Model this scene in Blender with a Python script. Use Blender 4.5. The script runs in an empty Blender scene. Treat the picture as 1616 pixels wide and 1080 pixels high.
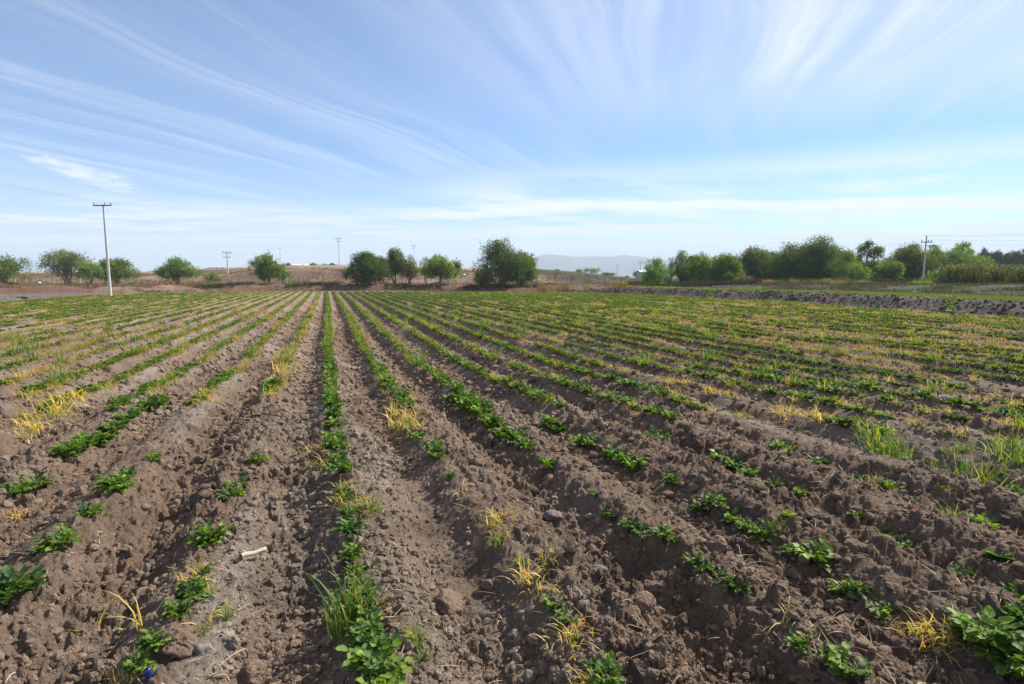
import bpy, bmesh, math
import numpy as np
from math import radians as R, sin, cos, tan, pi, sqrt

scn = bpy.context.scene
# ------------------------------------------------------------------ camera
CAM_H = 1.65; YAW = R(18.13); PITCH = R(6.48); FPX = 898.0
cam_d = bpy.data.cameras.new("camera"); cam = bpy.data.objects.new("camera", cam_d)
scn.collection.objects.link(cam); scn.camera = cam
cam_d.sensor_width = 36.0; cam_d.lens = 20.0; cam_d.clip_start = 0.05; cam_d.clip_end = 30000
cam.location = (0, 0, CAM_H); cam.rotation_euler = (pi/2 - PITCH, 0, -YAW)
# ------------------------------------------------------------------ sun, exposure
SUN_EL = R(41); SUN_AZ = R(74)          # azimuth clockwise from +Y
sd = bpy.data.lights.new("sun", 'SUN'); so = bpy.data.objects.new("sun", sd); scn.collection.objects.link(so)
sd.energy = 5.0; sd.angle = R(0.53); sd.color = (1.0, 0.95, 0.87)
so.rotation_euler = (pi/2 - SUN_EL, 0, pi - SUN_AZ)
scn.view_settings.view_transform = 'Standard'; scn.view_settings.look = 'None'
scn.view_settings.exposure = 0.84; scn.view_settings.gamma = 1.0
scn.render.engine = 'CYCLES'
scn.cycles.volume_bounces = 0; scn.cycles.max_bounces = 6; scn.cycles.transparent_max_bounces = 8
# ------------------------------------------------------------------ world: sky + cirrus
W = bpy.data.worlds.new("World"); scn.world = W; W.use_nodes = True
nt = W.node_tree; nt.nodes.clear()
class NB:
    def __init__(s, nt): s.nt = nt
    def n(s, t, **k):
        x = s.nt.nodes.new(t)
        for a, b in k.items(): setattr(x, a, b)
        return x
    def put(s, sock, v):
        if isinstance(v, bpy.types.NodeSocket): s.nt.links.new(v, sock)
        elif v is not None: sock.default_value = v
    def m(s, op, a, b=None, c=None, clamp=False):
        x = s.n('ShaderNodeMath', operation=op, use_clamp=clamp)
        s.put(x.inputs[0], a); s.put(x.inputs[1], b); s.put(x.inputs[2], c)
        return x.outputs[0]
    def ss(s, v, a, b):           # smoothstep
        x = s.n('ShaderNodeMapRange', interpolation_type='SMOOTHSTEP')
        s.put(x.inputs[0], v); x.inputs[1].default_value = a; x.inputs[2].default_value = b
        return x.outputs[0]
    def vec(s, x, y, z=0.0):
        c = s.n('ShaderNodeCombineXYZ'); s.put(c.inputs[0], x); s.put(c.inputs[1], y); s.put(c.inputs[2], z)
        return c.outputs[0]
    def noise(s, v, scale, det=4, rough=.55, dist=0.0):
        x = s.n('ShaderNodeTexNoise'); s.put(x.inputs['Vector'], v)
        x.inputs['Scale'].default_value = scale; x.inputs['Detail'].default_value = det
        x.inputs['Roughness'].default_value = rough; x.inputs['Distortion'].default_value = dist
        return x.outputs[0]
    def mix(s, f, a, b, mode='MIX'):
        x = s.n('ShaderNodeMix', data_type='RGBA', blend_type=mode)
        s.put(x.inputs[0], f); s.put(x.inputs[6], a); s.put(x.inputs[7], b)
        return x.outputs[2]
b = NB(nt)
sky = b.n('ShaderNodeTexSky', sky_type='NISHITA', sun_disc=False, sun_elevation=SUN_EL, sun_rotation=SUN_AZ,
          altitude=2200.0, air_density=1.0, dust_density=0.25, ozone_density=1.6)
tc = b.n('ShaderNodeTexCoord'); sp = b.n('ShaderNodeSeparateXYZ'); nt.links.new(tc.outputs['Generated'], sp.inputs[0])
dx, dy, dz = sp.outputs
zc = b.m('MAXIMUM', dz, 0.02)
px_ = b.m('DIVIDE', dx, zc); py_ = b.m('DIVIDE', dy, zc)
A = R(36)
u = b.m('ADD', b.m('MULTIPLY', px_, sin(A)), b.m('MULTIPLY', py_, cos(A)))     # along the streaks
v = b.m('SUBTRACT', b.m('MULTIPLY', px_, cos(A)), b.m('MULTIPLY', py_, sin(A)))  # across
rr = b.m('SQRT', b.m('ADD', b.m('MULTIPLY', u, u), b.m('MULTIPLY', v, v)))
warp = b.m('MULTIPLY', b.m('SUBTRACT', b.noise(b.vec(b.m('MULTIPLY', u, .35), b.m('MULTIPLY', v, .35), 3.1), 1.0, 3), .5), .8)
v2 = b.m('ADD', v, warp)
s1 = b.noise(b.vec(b.m('MULTIPLY', u, .22), b.m('MULTIPLY', v2, 5.2), 1.0), 1.0, 8, .66)
s2 = b.noise(b.vec(b.m('MULTIPLY', u, .12), b.m('MULTIPLY', v2, 1.7), 7.0), 1.0, 5, .55)
st = b.ss(b.m('ADD', b.m('MULTIPLY', s1, .58), b.m('MULTIPLY', s2, .42)), .41, .66)
soft = b.ss(b.noise(b.vec(b.m('MULTIPLY', u, .35), b.m('MULTIPLY', v, .35), 11.0), 1.0, 4, .5), .36, .64)
# veil that thickens to the right of the streak axis and overhead
right = b.ss(v, -1.6, .9)
edge = b.ss(b.m('ADD', rr, b.m('MULTIPLY', b.m('SUBTRACT', s1, .5), 3.0)), 5.0, 3.2)
up = b.m('MULTIPLY', edge, b.m('ADD', .22, b.m('MULTIPLY', right, .66)))
upc = b.m('MULTIPLY', up, b.m('ADD', .40, b.m('MULTIPLY', st, .60)))
left = b.m('MULTIPLY', b.m('MULTIPLY', b.ss(v, -.2, -2.0), st), .33)
# low banded clouds near the horizon
lowm = b.ss(b.m('SUBTRACT', rr, b.m('MULTIPLY', b.ss(v, -1.5, -5.0), 3.0)), 4.6, 7.6)
w2 = b.m('MULTIPLY', b.m('SUBTRACT', b.noise(b.vec(b.m('MULTIPLY', u, .12), b.m('MULTIPLY', v, .12), 5.0), 1.0, 3), .5), 3.0)
l1 = b.m('ADD', b.m('MULTIPLY', b.noise(b.vec(b.m('MULTIPLY', b.m('ADD', u, w2), .50), b.m('MULTIPLY', v, .13), 21.0), 1.0, 7, .62), .62), b.m('MULTIPLY', b.noise(b.vec(b.m('MULTIPLY', b.m('ADD', u, b.m('MULTIPLY', v, .5)), .22), b.m('MULTIPLY', b.m('SUBTRACT', v, b.m('MULTIPLY', u, .35)), .75), 33.0), 1.0, 7, .62), .38))
low = b.m('MULTIPLY', lowm, b.m('ADD', .06, b.m('MULTIPLY', b.ss(l1, .43, .57), 1.0)))
low = b.m('MULTIPLY', low, .95)
cl = b.m('MAXIMUM', b.m('MAXIMUM', upc, left), low)
cl = b.m('MULTIPLY', cl, b.m('ADD', .72, b.m('MULTIPLY', soft, .30)), clamp=True)
# one small fair weather puff low on the left
def dirpx(px, py):
    x = (px - 808) / FPX; y = (540 - py) / FPX
    r = (cos(YAW), -sin(YAW)); f = (sin(YAW), cos(YAW))
    d = cos(PITCH) + y * sin(PITCH); h = -sin(PITCH) + y * cos(PITCH)
    vv = np.array([f[0]*d + r[0]*x, f[1]*d + r[1]*x, h]); return vv / np.linalg.norm(vv)
def puff(pu, pv, ru, rv, wob, seed):
    a = b.m('DIVIDE', b.m('SUBTRACT', px_, pu), ru); c = b.m('DIVIDE', b.m('SUBTRACT', py_, pv), rv)
    q = b.m('ADD', b.m('MULTIPLY', a, a), b.m('MULTIPLY', c, c))
    nz = b.m('MULTIPLY', b.m('SUBTRACT', b.noise(b.vec(b.m('MULTIPLY', px_, 4.0), b.m('MULTIPLY', py_, 1.6), seed), 1.0, 7, .7), .5), wob)
    return b.ss(b.m('ADD', q, nz), 1.6, -.5)
D1 = dirpx(146, 280); p1 = puff(D1[0]/D1[2], D1[1]/D1[2], .27, 1.05, 5.0, 2.0)
cl = b.m('MAXIMUM', cl, b.m('MULTIPLY', p1, .80))
cl = b.m('MAXIMUM', cl, b.m('MULTIPLY', b.ss(rr, 10.0, 26.0), .38))
# blend the far, thin end of the cloud sheet into horizon haze
cloud_col = (7.3, 7.4, 7.7, 1)
hs = b.n('ShaderNodeHueSaturation'); hs.inputs['Saturation'].default_value = 1.18; hs.inputs['Value'].default_value = 1.12; nt.links.new(sky.outputs[0], hs.inputs['Color'])
wb = b.mix(1.0, hs.outputs[0], (.98, .965, 1.0, 1), 'MULTIPLY')
skyc = b.mix(cl, wb, cloud_col)
bg = b.n('ShaderNodeBackground'); nt.links.new(skyc, bg.inputs[0]); bg.inputs[1].default_value = 0.090
ow = b.n('ShaderNodeOutputWorld'); nt.links.new(bg.outputs[0], ow.inputs[0])

# ------------------------------------------------------------------ small helpers
rng = np.random.default_rng(7)
FW = np.array([sin(YAW), cos(YAW)]); RT = np.array([cos(YAW), -sin(YAW)])
K = 1.13                            # the plain lies a little lower than the headland the camera stands on
def P(px, d):                      # world xy of a photo column at depth d
    d = d * K
    lat = (px - 808) / FPX * d
    return FW * d + RT * lat
def lie(x, y):                      # gentle fall of the field away from the headland
    r_ = np.hypot(x, y); t = np.clip((r_ - 3.0) / 11.0, 0, 1); t = t * t * (3 - 2 * t); return .05 * (1 - t) - (K - 1) * CAM_H * t
def G(px, py, z=0.0):              # ground point seen at a photo pixel
    v_ = dirpx(px, py); t = (z - CAM_H) / v_[2]
    for _ in range(6): t = (z + lie(v_[0] * t, v_[1] * t) - CAM_H) / v_[2]
    return np.array([v_[0] * t, v_[1] * t])
def to_px(X, Y, Z=0.0):
    Z = Z + lie(X, Y); d = X * FW[0] + Y * FW[1]; l = X * RT[0] + Y * RT[1]; h = Z - CAM_H
    zc_ = d * cos(PITCH) - h * sin(PITCH); yc_ = d * sin(PITCH) + h * cos(PITCH)
    return 808 + FPX * l / zc_, 540 - FPX * yc_ / zc_
def tag(o, label=None, cat=None, group=None, kind=None):
    if label: o['label'] = label
    if cat: o['category'] = cat
    if group: o['group'] = group
    if kind: o['kind'] = kind
    return o
def link(o, parent=None):
    scn.collection.objects.link(o)
    if parent is not None: o.parent = parent
    return o
def empty(name, loc, rz=0.0):
    o = bpy.data.objects.new(name, None); o.empty_display_size = .1; link(o)
    o.location = loc; o.rotation_euler = (0, 0, rz); return o
def mesh_np(name, V, F, mat, col=None, smooth=False):
    V = np.ascontiguousarray(V, dtype=np.float32).reshape(-1, 3); F = np.ascontiguousarray(F, dtype=np.int32)
    k = F.shape[1]; me = bpy.data.meshes.new(name)
    me.vertices.add(len(V)); me.vertices.foreach_set('co', V.ravel())
    me.loops.add(F.size); me.loops.foreach_set('vertex_index', F.ravel())
    me.polygons.add(len(F)); me.polygons.foreach_set('loop_start', np.arange(0, F.size, k, dtype=np.int32))
    me.polygons.foreach_set('use_smooth', np.full(len(F), smooth, dtype=bool))
    if col is not None:
        a = me.color_attributes.new('Col', 'FLOAT_COLOR', 'POINT')
        c = np.ones((len(V), 4), np.float32); c[:, :3] = col; a.data.foreach_set('color', c.ravel())
    me.materials.append(mat); me.update(calc_edges=True); me.validate(clean_customdata=False)
    return me
def obj_np(name, V, F, mat, col=None, smooth=False, parent=None):
    return link(bpy.data.objects.new(name, mesh_np(name, V, F, mat, col, smooth)), parent)
def sstep(a, b_, x):
    t = np.clip((x - a) / (b_ - a), 0, 1); return t * t * (3 - 2 * t)
# hashes and noises
def h2(ix, iy, s):
    n = (ix.astype(np.int64) * 374761393 + iy.astype(np.int64) * 668265263 + s * 1442695041) & 0xffffffff
    n = ((n ^ (n >> 13)) * 1274126177) & 0xffffffff
    n = ((n ^ (n >> 16)) * 2246822519) & 0xffffffff
    return ((n ^ (n >> 15)) & 0xffffff).astype(np.float32) / 16777215.0
def vn(x, y, s=0):
    ix = np.floor(x); iy = np.floor(y); fx = x - ix; fy = y - iy
    fx = fx * fx * (3 - 2 * fx); fy = fy * fy * (3 - 2 * fy)
    a = h2(ix, iy, s); b_ = h2(ix + 1, iy, s); c = h2(ix, iy + 1, s); d = h2(ix + 1, iy + 1, s)
    return (a * (1 - fx) + b_ * fx) * (1 - fy) + (c * (1 - fx) + d * fx) * fy
def fbm(x, y, s=0, o=4, g=.5):
    t = 0; a = 1; n = 0
    for i in range(o):
        t = t + a * (vn(x, y, s + i * 17) - .5); n += a; a *= g; x = x * 2.03 + 11.3; y = y * 2.03 + 5.7
    return t / n * 2
def domes(x, y, cell, s, dens, rlo, rhi, flat=.8):
    """angular clods: flattened, tilted, rotated bumps, one per cell at most"""
    gx = np.floor(x / cell); gy = np.floor(y / cell); out = np.zeros_like(x)
    wx = x + cell * .42 * fbm(x / cell * 2.1, y / cell * 2.1, s + 90, 3, .65)
    wy = y + cell * .42 * fbm(x / cell * 2.1 + 40, y / cell * 2.1, s + 91, 3, .65)
    for i in (-1, 0, 1):
        for j in (-1, 0, 1):
            cx = gx + i; cy = gy + j
            on = h2(cx, cy, s) < dens
            ox = (cx + .15 + .7 * h2(cx, cy, s + 1)) * cell; oy = (cy + .15 + .7 * h2(cx, cy, s + 2)) * cell
            r = cell * (rlo + (rhi - rlo) * h2(cx, cy, s + 3) ** 1.5)
            an = h2(cx, cy, s + 4) * 6.283; ca = np.cos(an); sa = np.sin(an)
            lx = (wx - ox); ly = (wy - oy)
            a = (lx * ca + ly * sa) / r; b_ = (-lx * sa + ly * ca) / (r * (.6 + .4 * h2(cx, cy, s + 5)))
            q = (np.abs(a) ** 2.6 + np.abs(b_) ** 2.6)
            hh = np.clip((1 - q) * 1.5, 0, 1) ** .8
            tl = .75 + .35 * a * (h2(cx, cy, s + 6) - .3) + .3 * b_ * (h2(cx, cy, s + 8) - .5)
            hh = hh * r * flat * tl * (.5 + .7 * h2(cx, cy, s + 7))
            out = np.where(on, np.maximum(out, hh), out)
    return out
def blocks(x, y, cell, s, warp=.45):
    """angular crumbs: every cell is a tilted facet at its own height, with cracks between"""
    wx = x + cell * warp * fbm(x / cell * 1.3, y / cell * 1.3, s + 90, 3, .6); wy = y + cell * warp * fbm(x / cell * 1.3 + 40, y / cell * 1.3, s + 91, 3, .6)
    gx = np.floor(wx / cell); gy = np.floor(wy / cell); f1 = np.full(x.shape, 9.); f2 = np.full(x.shape, 9.); H = np.zeros_like(x)
    for i in (-1, 0, 1):
        for j in (-1, 0, 1):
            cx = gx + i; cy = gy + j; ax = wx / cell - cx - h2(cx, cy, s + 1); ay = wy / cell - cy - h2(cx, cy, s + 2)
            d = ax * ax + ay * ay
            hh = h2(cx, cy, s + 3) ** 1.8 + .9 * ax * (h2(cx, cy, s + 4) - .5) * 2 + .9 * ay * (h2(cx, cy, s + 5) - .5) * 2 - d * .55
            n = d < f1; f2 = np.where(n, f1, np.minimum(f2, d)); H = np.where(n, hh, H); f1 = np.where(n, d, f1)
    return H * cell * sstep(0, .30, np.sqrt(f2) - np.sqrt(f1)) * .62
# ------------------------------------------------------------------ terrain
ROW0 = 0.20; SP = 0.905
POLY = np.array([(-20.6, -6), (-20.6, 58), (-19, 66), (-14, 70), (-6, 71.5), (0, 71), (8, 67.5), (15, 63), (21, 58.5), (26, 54), (27.9, 49),
                 (28.6, 44), (29.2, 29), (26.4, 15), (24.8, 5), (24.2, -6)], float)
def inside(x, y):
    x = np.asarray(x) / K; y = np.asarray(y) / K
    c = np.zeros(np.shape(x), bool); n = len(POLY)
    for i in range(n):
        x1, y1 = POLY[i]; x2, y2 = POLY[(i + 1) % n]
        if y1 == y2: continue
        c ^= ((y1 > y) != (y2 > y)) & (x < (x2 - x1) * (y - y1) / (y2 - y1) + x1)
    return c
XB_Y = np.array([-40, 5, 15, 29, 44, 49, 54, 60, 75]); XB_X = np.array([24.2, 24.8, 26.4, 29.2, 28.6, 27.9, 26.2, 24.2, 20.])
YB_X = np.array([-60, -21, -19, -14, -6, 0, 8, 15, 21, 26, 60]); YB_Y = np.array([66, 66, 66, 70, 71.5, 71, 67.5, 63, 58.5, 55, 55.])
CR_PX = np.array([-400, 0, 200, 250, 330, 420, 520, 600, 700, 760, 850, 900, 950, 1000, 1080, 2200])
CR_PY = np.array([432, 431, 431, 430, 426, 422, 420, 421, 424, 425, 426.5, 430, 435, 440.5, 441.5, 441.])
CURV = (np.array([0, 2, 3.6, 5.8, 9, 13, 20, 28, 50]), np.array([.01, 0, -.03, -.10, -.17, -.19, -.15, -.08, 0]))
def wobble(k, y): return np.interp(y, *CURV) + .055 * (vn(y / 2.6, k * 7.31, 5) - .5) + .05 * (vn(y / 9.0, k * 3.1, 6) - .5)
def rowphase(x, y):
    k = np.round((x - ROW0) / SP); xx = x - wobble(k, y)
    k = np.round((xx - ROW0) / SP); return (xx - ROW0) / SP - k, k
def macro(x, y):
    return lie(x, y) + K * macro0(np.asarray(x) / K, np.asarray(y) / K)
def macro0(x, y):
    """large forms: field at 0, right hand bank and terrace, back bank, hill"""
    xb = np.interp(y, XB_Y, XB_X); yb = np.interp(x, YB_X, YB_Y)
    wob = .30 * fbm(x / 4.2, y / 4.2, 31, 5, .62)
    sx = x - xb + wob
    zr = .54 * sstep(0.1, 1.6, sx) + .05 * sstep(.6, 1.7, sx) * sstep(3.2, 1.7, sx)
    zr = zr + .50 * sstep(10.0, 17., sx) - .10 * sstep(8.0, 9, sx) * sstep(11, 9.5, sx)
    zr = zr * sstep(62, 50, y)
    sy = y - yb + wob
    zb = .42 * sstep(5.2, 6.3, sy) + .18 * sstep(6, 14, sy) - .12 * sstep(0, 2, sy) * sstep(5, 3, sy)
    left = sstep(-16, -22, x)
    heaps = .55 * np.clip(fbm(x / 3.5, y / 3.0, 37, 3) + .12, 0, 1) * sstep(3, 7, sy) * sstep(16, 10, sy)
    # hill: crest height by heading
    d = x * FW[0] + y * FW[1]; l = x * RT[0] + y * RT[1]
    ang = np.clip(l / np.maximum(d, 1), -1.6, 1.6); hx = 808 + ang * FPX
    cy = np.interp(hx, CR_PX, CR_PY)
    cz = CAM_H + (438 - cy) / FPX * 150
    fr = np.clip(d, 0, None)
    prof = .62 * sstep(84, 108, fr) + .38 * sstep(104, 150, fr)
    prof = prof - .12 * sstep(94, 98, fr + 2.5 * fbm(x / 9, y / 9, 3, 2)) * sstep(106, 99, fr) * sstep(420, 480, hx) * sstep(700, 560, hx)
    hill = cz * prof * sstep(-.2, .3, d / (np.abs(l) + 1e-3) - .6) 
    hill = hill + (.25 * fbm(x / 6, y / 6, 41, 4) * sstep(84, 100, fr))* sstep(160,120,fr)
    far = sstep(260, 900, fr)
    z = np.maximum(zr, zb + heaps) 
    z = np.maximum(z, np.where(fr > 80, hill, -9)) if False else z + np.clip(hill - .45 * sstep(84, 100, fr), 0, None)
    return z * (1 - far) - 2.0 * far
def height(x, y, dr=None, micro=True):
    x = np.asarray(x, float); y = np.asarray(y, float)
    dr = np.zeros_like(x) if dr is None else dr
    z = macro(x, y); ins = inside(x, y)
    ph, k = rowphase(x, y)
    # ridge section: crest at the plants, steeper on the shaded (-X) side
    f = np.where(ph < 0, np.clip(-ph / .50, 0, 1), np.clip(ph / .50, 0, 1))
    prof = np.where(ph < 0, sstep(.12, .80, f), sstep(.28, .98, f))
    amp = .152 + .04 * (h2(k, k * 0, 77) - .5) + .04 * fbm(x / 1.7, y / 2.4, 12, 2)
    ridge = -amp * prof
    fade = sstep(0, 1.5, (71 - y)) if False else 1.0
    z = np.where(ins, z + ridge + .022 * fbm(x / .8, y / .9, 13, 3), z)
    if micro:
        cl = .72 + 1.0 * fbm(x / .9, y / 1.7, 51, 3) + .30 * sstep(.25, .95, f) + .95 * (h2(k + (ph > 0), k * 0, 5) - .5)
        cl = np.clip(cl, .22, 1.35)
        soilm = np.where(ins, 1.0, .8) * (1 - .35 * sstep(7, 14, np.hypot(x, y)))
        def w(sz): return np.clip((sz - 1.3 * dr) / sz, 0, 1)
        m = domes(x, y, .21, 101, .40, .18, .44, .60) * w(.21) * cl * .80
        m = np.maximum(m, blocks(x, y, .125, 121) * w(.11) * cl * .80)
        bil = np.abs(fbm(x / .16, y / .16, 71, 3, .55)); m = m * (1 - .55 * np.abs(fbm(x / .05, y / .05, 73, 3, .6)) * w(.08)) + .075 * (.5 - bil) * w(.14) * cl
        i = dr < .06
        t = np.zeros_like(x); t[i] = blocks(x[i], y[i], .055, 141); m = m + .72 * t * w(.07) * np.clip(cl, .35, 1.1)
        i = dr < .025
        t = np.zeros_like(x); t[i] = blocks(x[i], y[i], .027, 161); m = m + .75 * t * w(.03) * np.clip(cl, .4, 1)
        t[i] = np.abs(fbm(x[i] / .035, y[i] / .035, 72, 3, .6)); m = m - .016 * t * np.clip(cl, .4, 1) * w(.03)
        m = m + .020 * fbm(x / .11, y / .11, 61, 4, .62) * w(.1) + .05 * fbm(x / .30, y / .30, 62, 4, .7) * np.clip(cl, .3, 1.2) * sstep(3, 9, np.hypot(x, y))
        z = z + m * soilm
        # rough crumbly far banks
        ro = np.where(ins, .05, .20) * sstep(6, 14, np.hypot(x, y))
        z = z + ro * fbm(x / .55, y / .55, 66, 5, .72) * np.clip(.45 / np.maximum(dr, .01) / 2, 0, 1)
    return z
def zat(x, y): return float(height(np.array([x]), np.array([y]), micro=False)[0])

def soil_mat(name, bump=1.0, fine=1.0):
    m = bpy.data.materials.new(name); m.use_nodes = True; t = m.node_tree; n = NB(t)
    bs = t.nodes['Principled BSDF']; bs.inputs['Roughness'].default_value = .95; bs.inputs['Specular IOR Level'].default_value = .12
    at = n.n('ShaderNodeAttribute', attribute_name='Col'); g = n.n('ShaderNodeNewGeometry')
    a = n.noise(g.outputs['Position'], 38, 5, .65); c = n.noise(g.outputs['Position'], 6, 4, .6)
    f = n.m('ADD', n.m('MULTIPLY', a, .75), n.m('MULTIPLY', c, .55)); f = n.m('ADD', f, .36)
    cc = n.mix(1.0, at.outputs['Color'], n.vec(f, f, f), 'MULTIPLY')
    t.links.new(cc, bs.inputs['Base Color'])
    vo = n.n('ShaderNodeTexVoronoi', feature='F1'); t.links.new(g.outputs['Position'], vo.inputs['Vector']); vo.inputs['Scale'].default_value = 22 / fine
    wv = n.n('ShaderNodeVectorMath', operation='ADD'); wn = n.n('ShaderNodeTexNoise'); wn.inputs['Scale'].default_value = 30 / fine; t.links.new(g.outputs['Position'], wn.inputs['Vector'])
    ws = n.n('ShaderNodeVectorMath', operation='SCALE'); t.links.new(wn.outputs['Color'], ws.inputs[0]); ws.inputs['Scale'].default_value = .05 * fine
    t.links.new(g.outputs['Position'], wv.inputs[0]); t.links.new(ws.outputs[0], wv.inputs[1]); t.links.new(wv.outputs[0], vo.inputs['Vector'])
    h = n.m('ADD', n.noise(g.outputs['Position'], 110 / fine, 6, .72), n.m('MULTIPLY', n.noise(g.outputs['Position'], 26 / fine, 5, .65), 2.0))
    h = n.m('SUBTRACT', h, n.m('MULTIPLY', vo.outputs['Distance'], 1.1))
    bp = n.n('ShaderNodeBump'); bp.inputs['Strength'].default_value = bump; bp.inputs['Distance'].default_value = .022 * fine
    t.links.new(h, bp.inputs['Height']); t.links.new(bp.outputs[0], bs.inputs['Normal'])
    return m
M_SOIL = soil_mat('soil'); M_GROUND = soil_mat('dry_ground', .6, 3.0)

SOIL_A = np.array([.192, .133, .094]); SOIL_B = np.array([.275, .226, .182]); SOIL_C = np.array([.084, .060, .045])
def mixc(a, b_, t): return a * (1 - t[..., None]) + b_ * t[..., None]
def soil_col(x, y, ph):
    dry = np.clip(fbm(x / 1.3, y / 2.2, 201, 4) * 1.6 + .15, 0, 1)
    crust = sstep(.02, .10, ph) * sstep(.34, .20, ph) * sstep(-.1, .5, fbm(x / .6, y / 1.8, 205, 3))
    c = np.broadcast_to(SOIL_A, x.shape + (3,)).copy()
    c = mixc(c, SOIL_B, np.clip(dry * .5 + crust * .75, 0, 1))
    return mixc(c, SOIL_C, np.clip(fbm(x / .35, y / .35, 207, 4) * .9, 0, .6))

def build_terrain():
    th = np.concatenate([np.arange(R(68) + R(3), R(328 - 2), R(3.0)), np.arange(R(-32), R(68), .00165)])
    th = np.concatenate([np.arange(R(-32), R(68), .00165), np.arange(R(68.2), R(327.5), R(2.5))])
    r = [0.35]
    while r[-1] < 5200:
        a = r[-1]; k = .06 if a < 1.5 else .0040 if a < 7 else .0052 if a < 16 else .0075 if a < 75 else .011 if a < 170 else .06
        r.append(a * (1 + k))
    r = np.array(r); dr = np.gradient(r)
    RR, TT = np.meshgrid(r, th, indexing='ij'); X = RR * np.sin(TT); Y = RR * np.cos(TT)
    DR = np.maximum(dr[:, None] * .36, RR * .0014) + 0 * X
    DR = np.where((TT > R(68)), .3, DR)
    Z = height(X.ravel(), Y.ravel(), DR.ravel()).reshape(X.shape)
    nr, nt_ = X.shape
    ii, jj = np.meshgrid(np.arange(nr - 1), np.arange(nt_), indexing='ij'); j2 = (jj + 1) % nt_
    F = np.stack([ii * nt_ + jj, ii * nt_ + j2, (ii + 1) * nt_ + j2, (ii + 1) * nt_ + jj], -1).reshape(-1, 4)
    V = np.stack([X, Y, Z], -1).reshape(-1, 3)
    xf, yf = V[:, 0], V[:, 1]; ph, k = rowphase(xf, yf); ins = inside(xf, yf)
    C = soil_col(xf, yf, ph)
    # everything outside the field
    xf = xf / K; yf = yf / K; d = xf * FW[0] + yf * FW[1]; l = xf * RT[0] + yf * RT[1]
    sx = xf - np.interp(yf, XB_Y, XB_X); sy = yf - np.interp(xf, YB_X, YB_Y)
    fallow = np.array([.165, .130, .108]); dark = np.array([.105, .082, .07]); red = np.array([.155, .075, .044]); tan_ = np.array([.34, .25, .17]); weed = np.array([.10, .11, .045])
    O = np.broadcast_to(fallow, C.shape).copy() * (.9 + .25 * fbm(xf / .7, yf / .7, 300, 3))[:, None]
    n1 = fbm(xf / 7, yf / 7, 301, 5, .6); n2 = fbm(xf / 2.3, yf / 2.3, 302, 5, .65); n3 = fbm(xf / 14, yf / 14, 303, 4)
    scrub = mixc(np.broadcast_to(red, C.shape).copy(), dark * 1.3, np.clip(.35 + n2 * 1.3, 0, 1))
    scrub = mixc(scrub, tan_ * .9, np.clip(n1 * 1.6 + .05, 0, .8)); scrub = mixc(scrub, weed, np.clip(n3 * 1.8 - .35, 0, .6))
    O = mixc(O, scrub, sstep(2, 5, sy) * (1 - sstep(3, 0, d - 60) * 0))
    topz = sstep(118, 140, d + 16 * n3); O = mixc(O, np.broadcast_to(tan_, C.shape) * (1 + .2 * n2)[:, None], topz * .85)
    rb = sstep(0, .3, sx) * np.maximum(sstep(60, 54, yf), sstep(34, 42, xf))
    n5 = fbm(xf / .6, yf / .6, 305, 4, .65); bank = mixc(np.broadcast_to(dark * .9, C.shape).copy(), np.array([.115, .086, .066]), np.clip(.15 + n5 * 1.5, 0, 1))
    terr = np.array([.13, .125, .06]); upbank_shade = mixc(bank, weed * .9, np.clip(n1 * 1.5 + .45, 0, .85))
    Rr = mixc(bank, np.broadcast_to(terr, C.shape), sstep(2.4, 3.0, sx) * sstep(8.6, 8.0, sx)); Rr = mixc(Rr, upbank_shade * .62, sstep(8.6, 9.4, sx)); Rr = mixc(Rr, np.broadcast_to(weed * .6, C.shape), sstep(20, 26, sx + 6 * n1) * .8)  # weedy brown upper bank, darkened so tree shade is painted into its colour
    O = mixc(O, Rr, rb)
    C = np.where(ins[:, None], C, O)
    farc = np.array([.20, .17, .12]); C = mixc(C, np.broadcast_to(farc, C.shape), sstep(250, 500, d))
    # split into named surfaces by where the faces lie
    fc = V[F].mean(1); fi = inside(fc[:, 0], fc[:, 1]); fc = fc / K; fd = fc[:, 0] * FW[0] + fc[:, 1] * FW[1]
    fsx = fc[:, 0] - np.interp(fc[:, 1], XB_Y, XB_X)
    reg = np.where(fi, 0, np.where(fd > 84, 3, np.where((fsx > 0) & (fc[:, 1] < 60), 2, 1)))
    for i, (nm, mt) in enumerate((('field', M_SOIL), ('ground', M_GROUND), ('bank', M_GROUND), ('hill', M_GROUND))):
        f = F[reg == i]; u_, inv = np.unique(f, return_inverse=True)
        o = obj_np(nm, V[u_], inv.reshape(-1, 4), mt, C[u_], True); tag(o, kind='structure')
        if i == 0: o['label'] = 'ploughed brown soil of the ridged potato field'
build_terrain()

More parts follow.
